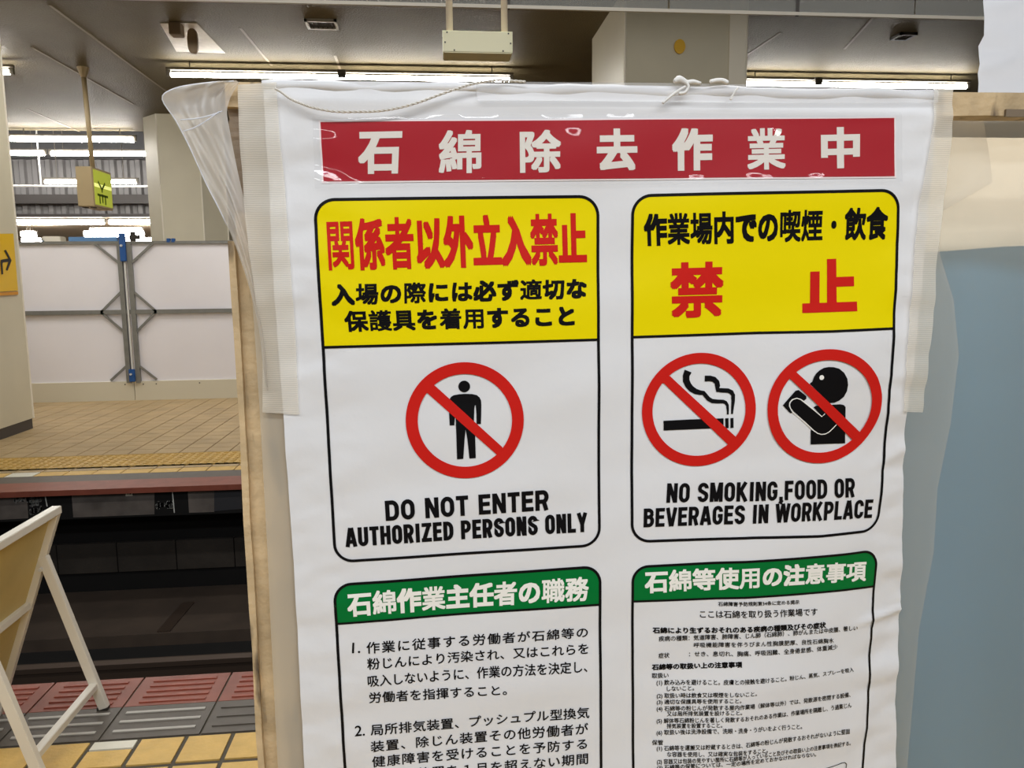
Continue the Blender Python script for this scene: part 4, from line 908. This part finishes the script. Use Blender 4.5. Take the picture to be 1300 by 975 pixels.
for tx, q, w in (
    ('石綿障害予防規則第34条に定める掲示', ((0.4045,1.1331),(0.5354,1.1239),(0.4048,1.1262),(0.5357,1.1173)), 0),
    ('ここは石綿を取り扱う作業場です', ((0.3765,1.1216),(0.5665,1.1077),(0.3775,1.1099),(0.5672,1.0959)), 0.18),
    ('石綿により生ずるおそれのある疾病の種類及びその症状', ((0.3057,1.0996),(0.5825,1.0838),(0.3066,1.0899),(0.5831,1.0734)), 0.5),
    ('疾病の種類：気道障害、肺障害、じん肺（石綿肺）、肺がんまたは中皮腫、著しい', ((0.3154,1.0853),(0.6401,1.0698),(0.3155,1.0769),(0.6407,1.0615),(0.4795,1.0707)), 0),
    ('呼吸機能障害を伴うびまん性胸膜肥厚、良性石綿胸水', ((0.3692,1.0715),(0.5983,1.055),(0.3694,1.0635),(0.5988,1.0469),(0.48,1.0565)), 0),
    ('症状', ((0.3158,1.0588),(0.3324,1.0581),(0.3159,1.0504),(0.3326,1.0498)), 0),
    ('：せき、息切れ、胸痛、呼吸困難、全身倦怠感、体重減少', ((0.3623,1.0577),(0.6061,1.0435),(0.3625,1.0496),(0.6066,1.035),(0.4975,1.0412)), 0),
    ('石綿等の取扱い上の注意事項', ((0.3059,1.0417),(0.4448,1.0366),(0.306,1.0321),(0.445,1.0272)), 0.5),
    ('取扱い', ((0.3061,1.0279),(0.3317,1.0268),(0.3062,1.0196),(0.3319,1.0189)), 0.15),
    ('(1) 飲み込みを避けること。皮膚との接触を避けること。粉じん、蒸気、スプレーを吸入', ((0.3133,1.0173),(0.6377,1.0009),(0.3134,1.009),(0.6382,0.9934),(0.4821,0.9997)), 0),
    ('しないこと。', ((0.3288,1.0063),(0.3706,1.0048),(0.329,0.9986),(0.3707,0.9972)), 0),
    ('(2) 取扱い時は飲食又は喫煙をしないこと。', ((0.3136,0.9966),(0.4683,0.9886),(0.3137,0.9885),(0.4686,0.9809)), 0),
    ('(3) 適切な保護具等を使用すること。', ((0.3137,0.9865),(0.4437,0.9799),(0.3138,0.9787),(0.4439,0.9724)), 0),
    ('(4) 石綿等の粉じんが発散する屋内作業場（解体等以外）では、発散源を密閉する設備、', ((0.3138,0.976),(0.6354,0.9588),(0.314,0.968),(0.636,0.9503),(0.4664,0.9601)), 0),
    ('又は局所排気装置を設けること。', ((0.3295,0.9667),(0.4457,0.9603),(0.3296,0.9587),(0.4459,0.9527)), 0),
    ('(5) 解体等石綿粉じんを著しく発散するおそれのある作業は、作業場所を隔離し、う過集じん', ((0.3141,0.9565),(0.6382,0.941),(0.3142,0.9485),(0.6388,0.9323),(0.4671,0.9407)), 0),
    ('排気装置を設置すること。', ((0.3298,0.9471),(0.4151,0.9427),(0.3299,0.9392),(0.4153,0.9351)), 0),
    ('(6) 取扱い後は洗浄設備で、洗眼・洗身・うがいをよく行うこと。', ((0.3144,0.9375),(0.5493,0.9214),(0.3145,0.9293),(0.5497,0.9129),(0.4677,0.9213)), 0),
    ('保管', ((0.3075,0.9223),(0.3244,0.9216),(0.3076,0.9142),(0.3245,0.9135)), 0.15),
    ('(1) 石綿等を運搬又は貯蔵するときは、石綿等の粉じんが発散するおそれがないように堅固', ((0.3147,0.9129),(0.6362,0.8978),(0.3148,0.9049),(0.6368,0.889),(0.4685,0.8978)), 0),
    ('な容器を使用し、又は確実な包装をすること。', ((0.3305,0.9027),(0.4916,0.8918),(0.3306,0.8947),(0.4919,0.8835)), 0),
    ('(2) 容器又は包装の見やすい箇所に石綿等が入っていること及びその取扱い上の注意事項を表記する。', ((0.315,0.8922),(0.6407,0.8756),(0.3151,0.8839),(0.6413,0.8671),(0.4692,0.8767)), 0),
    ('(3) 石綿等の保管については、一定の場所を定めておかなければならない。', ((0.3152,0.8826),(0.5781,0.8682),(0.3153,0.8745),(0.5786,0.8599),(0.4695,0.8681)), 0)):
    put_text(b, tx, q, bold=w or 0.14, n=4)
strokes(b, [(0.5965,0.8346), (0.6141,0.8359), (0.6288,0.8381), (0.6333,0.8379), (0.6368,0.8345), (0.6364,0.8271)], [1.1]*6)
b.build('black_lettering', ink_black, E4)

# ---------------------------------------------------------------- timber frame
def plank(name, lo, hi, m, parent=None, seed=0):
    """sawn timber with slightly wavy faces"""
    rnd = random.Random(seed); L = max(range(3), key=lambda i: abs(hi[i]-lo[i])); n = 26; b = MB(); rings = []
    ax = [i for i in range(3) if i != L]
    for i in range(n+1):
        t = lo[L]+(hi[L]-lo[L])*i/n; r = []
        for u, v in ((0, 0), (1, 0), (1, 1), (0, 1)):
            p = [0, 0, 0]; p[L] = t; p[ax[0]] = (lo, hi)[u][ax[0]]+rnd.uniform(-1, 1)*0.0011; p[ax[1]] = (lo, hi)[v][ax[1]]+rnd.uniform(-1, 1)*0.0008; r.append(tuple(p))
        rings.append(r)
    vs = [p for r in rings for p in r]; fs = [(3, 2, 1, 0), tuple(4*n+k for k in range(4))]
    for i in range(n):
        for k in range(4): fs.append((4*i+k, 4*i+(k+1) % 4, 4*i+4+(k+1) % 4, 4*i+4+k))
    b.add(vs, fs); return b.build(name, m, parent, bevel=0.0)
fr_ = thing('timber_frame', 'weathered timber post and top rail carrying the banner and plastic film', 'frame', (-0.23, 1.10, 0))
plank('post', (-0.262, 1.078, 0.0), (-0.182, 1.125, 1.79), wood, fr_, 3)
plank('edge_batten', (-0.270, 1.068, 0.0), (-0.2615, 1.12, 1.66), MATS['weathered_timber'], fr_, 5)
p, q = (0.734,1.07,1.857), (0.847,1.07,1.827)
plank('top_rail', (-0.262, 1.062, q[2]+0.002), (1.25, 1.095, p[2]+0.004), wood, fr_, 8)
plank('head_block', (-0.262, 1.074, 1.70), (-0.205, 1.12, 1.845), wood_dark, fr_, 9)
plank('bottom_rail', (-0.262, 1.078, 0.0), (1.25, 1.12, 0.045), wood_dark, fr_, 11)
plank('end_post', (1.17, 1.14, 0.0), (1.25, 1.18, 1.84), wood, fr_, 14)
b = MB(); b.box((0.811, 1.058, q[2]+0.001), (1.25, 1.062, q[2]+0.011)); b.build('rail_shadow', mat('rail_shadow_brown', rgb(120, 104, 84), 0.5), fr_)  # dark strip paints the shadow along the rail's lower right front

# ---------------------------------------------------------------- plastic film, blue tarpaulin and board behind
b = MB(); rows = []
for i in range(61):
    z = 1.845-1.80*i/60
    rows.append([(0.55+0.72*j/40, 1.128+0.004*math.sin(9*z+7*j/40)+0.003*math.sin(23*j/40+3*z), z) for j in range(41)])
b.grid(rows); tag(b.build('plastic_film', sheet_film, smooth=True), 'milky plastic film hung under the wooden rail, right of the banner', 'plastic sheet')
# folded extra layer beside the banner
b = MB(); LF = [(0.697,1.118,1.861),(0.701,1.118,1.803),(0.704,1.118,1.746),(0.707,1.118,1.7),(0.711,1.118,1.63),(0.716,1.118,1.546),(0.707,1.118,1.474),(0.706,1.118,1.376),(0.707,1.118,1.249),(0.716,1.118,1.093),(0.716,1.118,0.959),(0.725,1.118,0.799)]
RF = [(0.823,1.118,1.838),(0.833,1.118,1.792),(0.841,1.118,1.744),(0.764,1.118,1.702),(0.765,1.118,1.639),(0.794,1.118,1.569),(0.806,1.118,1.484),(0.798,1.118,1.373),(0.787,1.118,1.272),(0.783,1.118,1.169),(0.77,1.118,1.037),(0.76,1.118,0.797)]
rows = []
for l, r in zip(LF, RF): rows.append([(l[0]+(r[0]-l[0])*j/10, 1.118+0.003*math.sin(j*0.8+l[2]*20), l[2]+(r[2]-l[2])*j/10) for j in range(11)])
b.grid(rows); tag(b.build('film_fold', fold_film, smooth=True), 'loose folded film layer hanging just right of the banner', 'plastic sheet')
zt_ = 1.654
b = MB(); rows = []
for i in range(41):
    z = zt_-(zt_-0.02)*i/40
    rows.append([(0.45+1.25*j/30, 1.34+0.008*math.sin(7*z+0.5*j)+0.006*math.sin(j*0.9), z+(0.006*math.sin(j*0.5) if i == 0 else 0)) for j in range(31)])
b.grid(rows); tag(b.build('tarpaulin', tarp_blue, smooth=True), 'blue tarpaulin seen dimly through the film on the right', 'tarpaulin')
b = MB(); b.box((0.35, 1.385, 0.0), (2.2, 1.42, 1.86)); tag(b.build('board', board_beige), 'beige board glowing above the blue tarpaulin behind the film', 'board')
# crumpled white sheet at the top right
b = MB(); rows = []
Lw = [(1.052,1.45,2.209),(1.057,1.45,2.167),(1.056,1.45,2.125),(1.056,1.45,2.111),(1.059,1.45,2.097),(1.057,1.45,2.08),(1.058,1.45,2.062),(1.054,1.45,2.045),(1.057,1.45,2.028),(1.055,1.45,2.011),(1.052,1.45,1.993),(1.055,1.45,1.976),(1.053,1.45,1.958),(1.054,1.45,1.941),(1.056,1.45,1.909)]
for k, l in enumerate(Lw):
    rows.append([(l[0]+0.9*j/30, 1.45+0.004*math.sin(j*1.3+k)+0.003*math.sin(k*1.9)*(j < 3)+(0.008 if j == 0 else 0), l[2]) for j in range(31)])
b.grid(rows); wsht = tag(b.build('white_sheet', white_film, smooth=True), 'white plastic sheet above the wooden rail at the top right corner', 'plastic sheet')
# film wrapped over the left post, between post and banner
b = MB(); rows = []
Lf = [(-0.244,1.06,1.847),(-0.242,1.06,1.786),(-0.241,1.06,1.716),(-0.242,1.06,1.635),(-0.24,1.06,1.531),(-0.239,1.06,1.435),(-0.239,1.06,1.348),(-0.239,1.06,1.236),(-0.24,1.06,1.121),(-0.24,1.06,1.003),(-0.24,1.06,0.882)]
Rf = [(-0.153,1.06,1.854),(-0.156,1.06,1.786),(-0.154,1.06,1.716),(-0.155,1.06,1.634),(-0.156,1.06,1.529),(-0.16,1.06,1.433),(-0.164,1.06,1.345),(-0.169,1.06,1.233),(-0.168,1.06,1.117),(-0.168,1.06,0.998),(-0.167,1.06,0.876)]
for k, (l, r) in enumerate(zip(Lf, Rf)):
    rows.append([(l[0]+(r[0]-l[0])*j/12, 1.0567+0.001*math.sin(k*1.1+j*0.7)+(0.003 if j == 0 else 0), l[2]) for j in range(13)])
b.grid(rows); tag(b.build('plastic_wrap', film_mat('beige_wrap_film', (0.74, 0.67, 0.55, 1), 0.36, rough=0.3, bump=(6, 0.1), trans=0.25), smooth=True), 'beige film strip wrapped over the post along the banner left edge', 'plastic sheet')
# backing board behind the left strip and the banner
b = MB(); b.box((-0.18, 1.098, 0.05), (0.50, 1.112, 1.80)); tag(b.build('backing_board', mat('tan_plywood', rgb(186, 168, 138), 0.7, noise=(5, 0.1))), 'tan plywood board behind the film and the banner', 'board')
# flared film corner at the top left
def spline(pts, n):
    out = []
    for i in range(n+1):
        t = i/n*(len(pts)-1); k = min(int(t), len(pts)-2); f = t-k; g = lambda j: pts[max(0, min(len(pts)-1, j))]
        p0, p1, p2, p3 = g(k-1), g(k), g(k+1), g(k+2)
        out.append(tuple(0.5*(2*b_+(c_-a_)*f+(2*a_-5*b_+4*c_-d_)*f*f+(3*b_-a_-3*c_+d_)*f**3) for a_, b_, c_, d_ in zip(p0, p1, p2, p3)))
    return out
LC = spline([(-0.244,1.035,1.855),(-0.271,1.035,1.855),(-0.298,1.035,1.85),(-0.318,1.035,1.842),(-0.33,1.035,1.831),(-0.318,1.035,1.807),(-0.302,1.035,1.771),(-0.284,1.035,1.73),(-0.265,1.035,1.689),(-0.249,1.035,1.639),(-0.236,1.035,1.584),(-0.228,1.035,1.532),(-0.225,1.035,1.47)], 48)
RC = spline([(-0.241,1.055,1.859),(-0.246,1.055,1.852),(-0.254,1.055,1.839),(-0.259,1.055,1.822),(-0.257,1.055,1.8),(-0.253,1.055,1.77),(-0.248,1.055,1.737),(-0.243,1.055,1.708),(-0.238,1.055,1.665),(-0.233,1.055,1.619),(-0.23,1.055,1.573),(-0.225,1.055,1.52),(-0.224,1.055,1.457)], 48)
b = MB(); rows = []
for k, (l, r) in enumerate(zip(LC, RC)):
    row = []
    for j in range(25):
        u = j/24; fold = 0.007*math.sin(9*u+k*0.35)*(1-u)*(1 if k < 34 else 0.4) + 0.004*math.sin(19*u-k*0.5)*u*(1-u)*4
        row.append((l[0]+(r[0]-l[0])*u, l[1]+(r[1]-l[1])*u + fold, l[2]+(r[2]-l[2])*u))
    rows.append(row)
b.grid(rows)
fc = thing('film_corner', 'clear crumpled film flaring out at the top left of the banner', 'plastic sheet', LC[16])
b.build('flap', flap_film, fc, smooth=True)
b = MB(); b.tube([r[0] for r in rows[:34]], 0.0008, 6); b.build('edge_highlight', white_film, fc, smooth=True)  # thin white tube put in as the highlight along the film edge
for pts in ([(-0.309,1.028,1.806),(-0.289,1.028,1.808),(-0.272,1.028,1.812),(-0.258,1.028,1.817)], [(-0.306,1.026,1.792),(-0.293,1.026,1.796),(-0.277,1.026,1.805),(-0.261,1.026,1.816)]):
    b = MB(); b.tube(spline(pts, 10), 0.0009, 6); b.build('crease', white_film, fc, smooth=True)

# ---------------------------------------------------------------- tapes
def tape(name, L, R_, m, label, off=0.0036, group='tape strips holding the banner'):
    """L, R_: edge polylines in banner coordinates"""
    b = MB(); rows = []; A, B = spline(L, 60), spline(R_, 60)
    for l, r in zip(A, B): rows.append([surf(l[0]+(r[0]-l[0])*j/14, l[1]+(r[1]-l[1])*j/14, off) for j in range(15)])
    b.grid(rows); return tag(b.build(name, m, smooth=True), label, 'tape', group)
tape('adhesive_tape', [(-0.2425,1.8538),(-0.2434,1.7841),(-0.2423,1.7299),(-0.2408,1.685),(-0.237,1.6243),(-0.2326,1.5729),(-0.2292,1.5209),(-0.2326,1.4331)], [(-0.194,1.8574),(-0.1937,1.8332),(-0.1926,1.7746),(-0.1899,1.725),(-0.1871,1.6341),(-0.1854,1.5619),(-0.1852,1.499),(-0.1852,1.4286)], tape_left, 'ribbed beige tape strip down the left edge of the banner')
tape('adhesive_tape', [(0.693,1.8648),(0.6924,1.8015),(0.683,1.7263),(0.6782,1.6499),(0.677,1.5496),(0.6762,1.4814),(0.682,1.408)], [(0.7196,1.8673),(0.7228,1.8017),(0.7183,1.7263),(0.7126,1.6497),(0.713,1.5491),(0.7089,1.4807),(0.7117,1.4057)], tape_left, 'ribbed beige tape strip down the right edge of the banner', 0.0040)
tape('adhesive_tape', [(0.0587,1.861),(0.1596,1.8615),(0.2655,1.862),(0.3737,1.8625),(0.484,1.863),(0.5966,1.8645),(0.6953,1.8659)], [(0.0614,1.8363),(0.1595,1.8375),(0.2658,1.8377),(0.3742,1.838),(0.4849,1.8393),(0.5978,1.8406),(0.6968,1.8418)], tape_clear, 'clear tape strip along the top hem, right of the cord end', 0.008)
# ---------------------------------------------------------------- cord and ties
base = spline([(-0.194,1.036,1.847),(-0.187,1.036,1.843),(-0.176,1.036,1.835),(-0.162,1.036,1.829),(-0.146,1.036,1.824),(-0.121,1.036,1.82),(-0.092,1.036,1.82),(-0.067,1.036,1.821),(-0.042,1.036,1.825),(-0.016,1.036,1.832),(0.009,1.036,1.841),(0.035,1.036,1.85),(0.055,1.036,1.856),(0.077,1.036,1.86),(0.101,1.036,1.862),(0.124,1.036,1.861)], 220)
t = thing('cord', 'thin white twisted cord looping over the banner top left', 'cord', base[110])
for ph in (0, math.pi):
    b = MB(); pts = [(x, y+0.0009*math.cos(k*0.9+ph)+(0.006 if k > 200 else 0), z+0.0009*math.sin(k*0.9+ph)) for k, (x, y, z) in enumerate(base)]
    b.tube(pts, 0.0010, 6); b.build('strand', cord_mat, t, smooth=True)
ties = thing('plastic_tie', 'white film tie knotted over the top hem below the yellow dot', 'tie', (0.334,1.036,1.86))
for pts, r in (([(0.306,1.036,1.835),(0.313,1.036,1.841),(0.322,1.036,1.848),(0.328,1.036,1.852),(0.337,1.036,1.857)], 0.0018), ([(0.327,1.034,1.847),(0.336,1.034,1.849),(0.34,1.034,1.856),(0.337,1.034,1.861)], 0.0022), ([(0.323,1.04,1.863),(0.328,1.04,1.867),(0.333,1.04,1.866),(0.34,1.04,1.863),(0.348,1.04,1.864),(0.359,1.04,1.862)], [0.003, 0.0045, 0.004, 0.003, 0.003, 0.002])):
    b = MB(); pp = spline(pts, 16); rr = r if not isinstance(r, list) else [q[0] for q in spline([(v,) for v in r], 16)]
    b.tube(pp, rr, 8); b.build('film_strand', mat('white_tie_film', rgb(232, 230, 226), 0.35) if 'white_tie_film' not in MATS else MATS['white_tie_film'], ties, smooth=True)
tie2 = thing('plastic_tie', 'short white film tie on the top hem, right of the knotted one', 'tie', (0.401,1.036,1.857))
for pts, r in (([(0.398,1.034,1.84),(0.402,1.034,1.848),(0.408,1.034,1.856)], 0.0014), ([(0.372,1.04,1.864),(0.381,1.04,1.866),(0.389,1.04,1.866),(0.396,1.04,1.863)], 0.003)):
    b = MB(); b.tube(spline(pts, 12), r, 8); b.build('film_strand', MATS['white_tie_film'], tie2, smooth=True)

# ---------------------------------------------------------------- chalk writing under the far platform edge
def chalk_text(text, TL, BR, parent):
    vs, fs = as_mesh(text); xs_ = [v[0] for v in vs]; ys_ = [v[1] for v in vs]; b = MB()
    for dx, dz in ((0, 0), (0.008, 0), (0, 0.006), (0.008, 0.006)):
        b.add([(TL[0]+(BR[0]-TL[0])*(v[0]-min(xs_))/(max(xs_)-min(xs_))+dx*0.5, TL[1], BR[2]+(TL[2]-BR[2])*(v[1]-min(ys_))/(max(ys_)-min(ys_))+dz*0.5) for v in vs], fs)
    return b.build('chalk_lettering', chalk, parent)
ch = thing('chalk_marking', 'chalked numbers under the far platform edge, beside the sign stand', 'marking', (-3.254,6.43,-0.097))
chalk_text('1500', (-3.322,6.43,-0.045), (-3.207,6.43,-0.112), ch); chalk_text('d=4', (-3.31,6.43,-0.15), (-3.21,6.43,-0.217), ch); chalk_text('(52', (-3.42,6.43,-0.067), (-3.34,6.43,-0.116), ch); chalk_text('1020', (-3.303,6.43,-0.111), (-3.234,6.43,-0.143), ch)
ch2 = thing('chalk_marking', 'chalked d=45 mark under the far platform edge near the post', 'marking', (-2.259,6.43,-0.175))
chalk_text('d=45', (-2.325,6.43,-0.146), (-2.189,6.43,-0.208), ch2)
for o, (u0, v0, u1, v1) in ((ch, (0, 0, 0, 0)), (ch2, (0, 0, 0, 0))): pass
b = MB(); b.bar((-3.179,6.43,-0.034), (-3.168,6.43,-0.153), 0.008, 0.004, (0, 1, 0)); b.build('chalk_line', chalk, ch)
b = MB(); b.bar((-2.185,6.43,-0.012), (-2.179,6.43,-0.245), 0.008, 0.004, (0, 1, 0)); b.build('chalk_line', chalk, ch2)
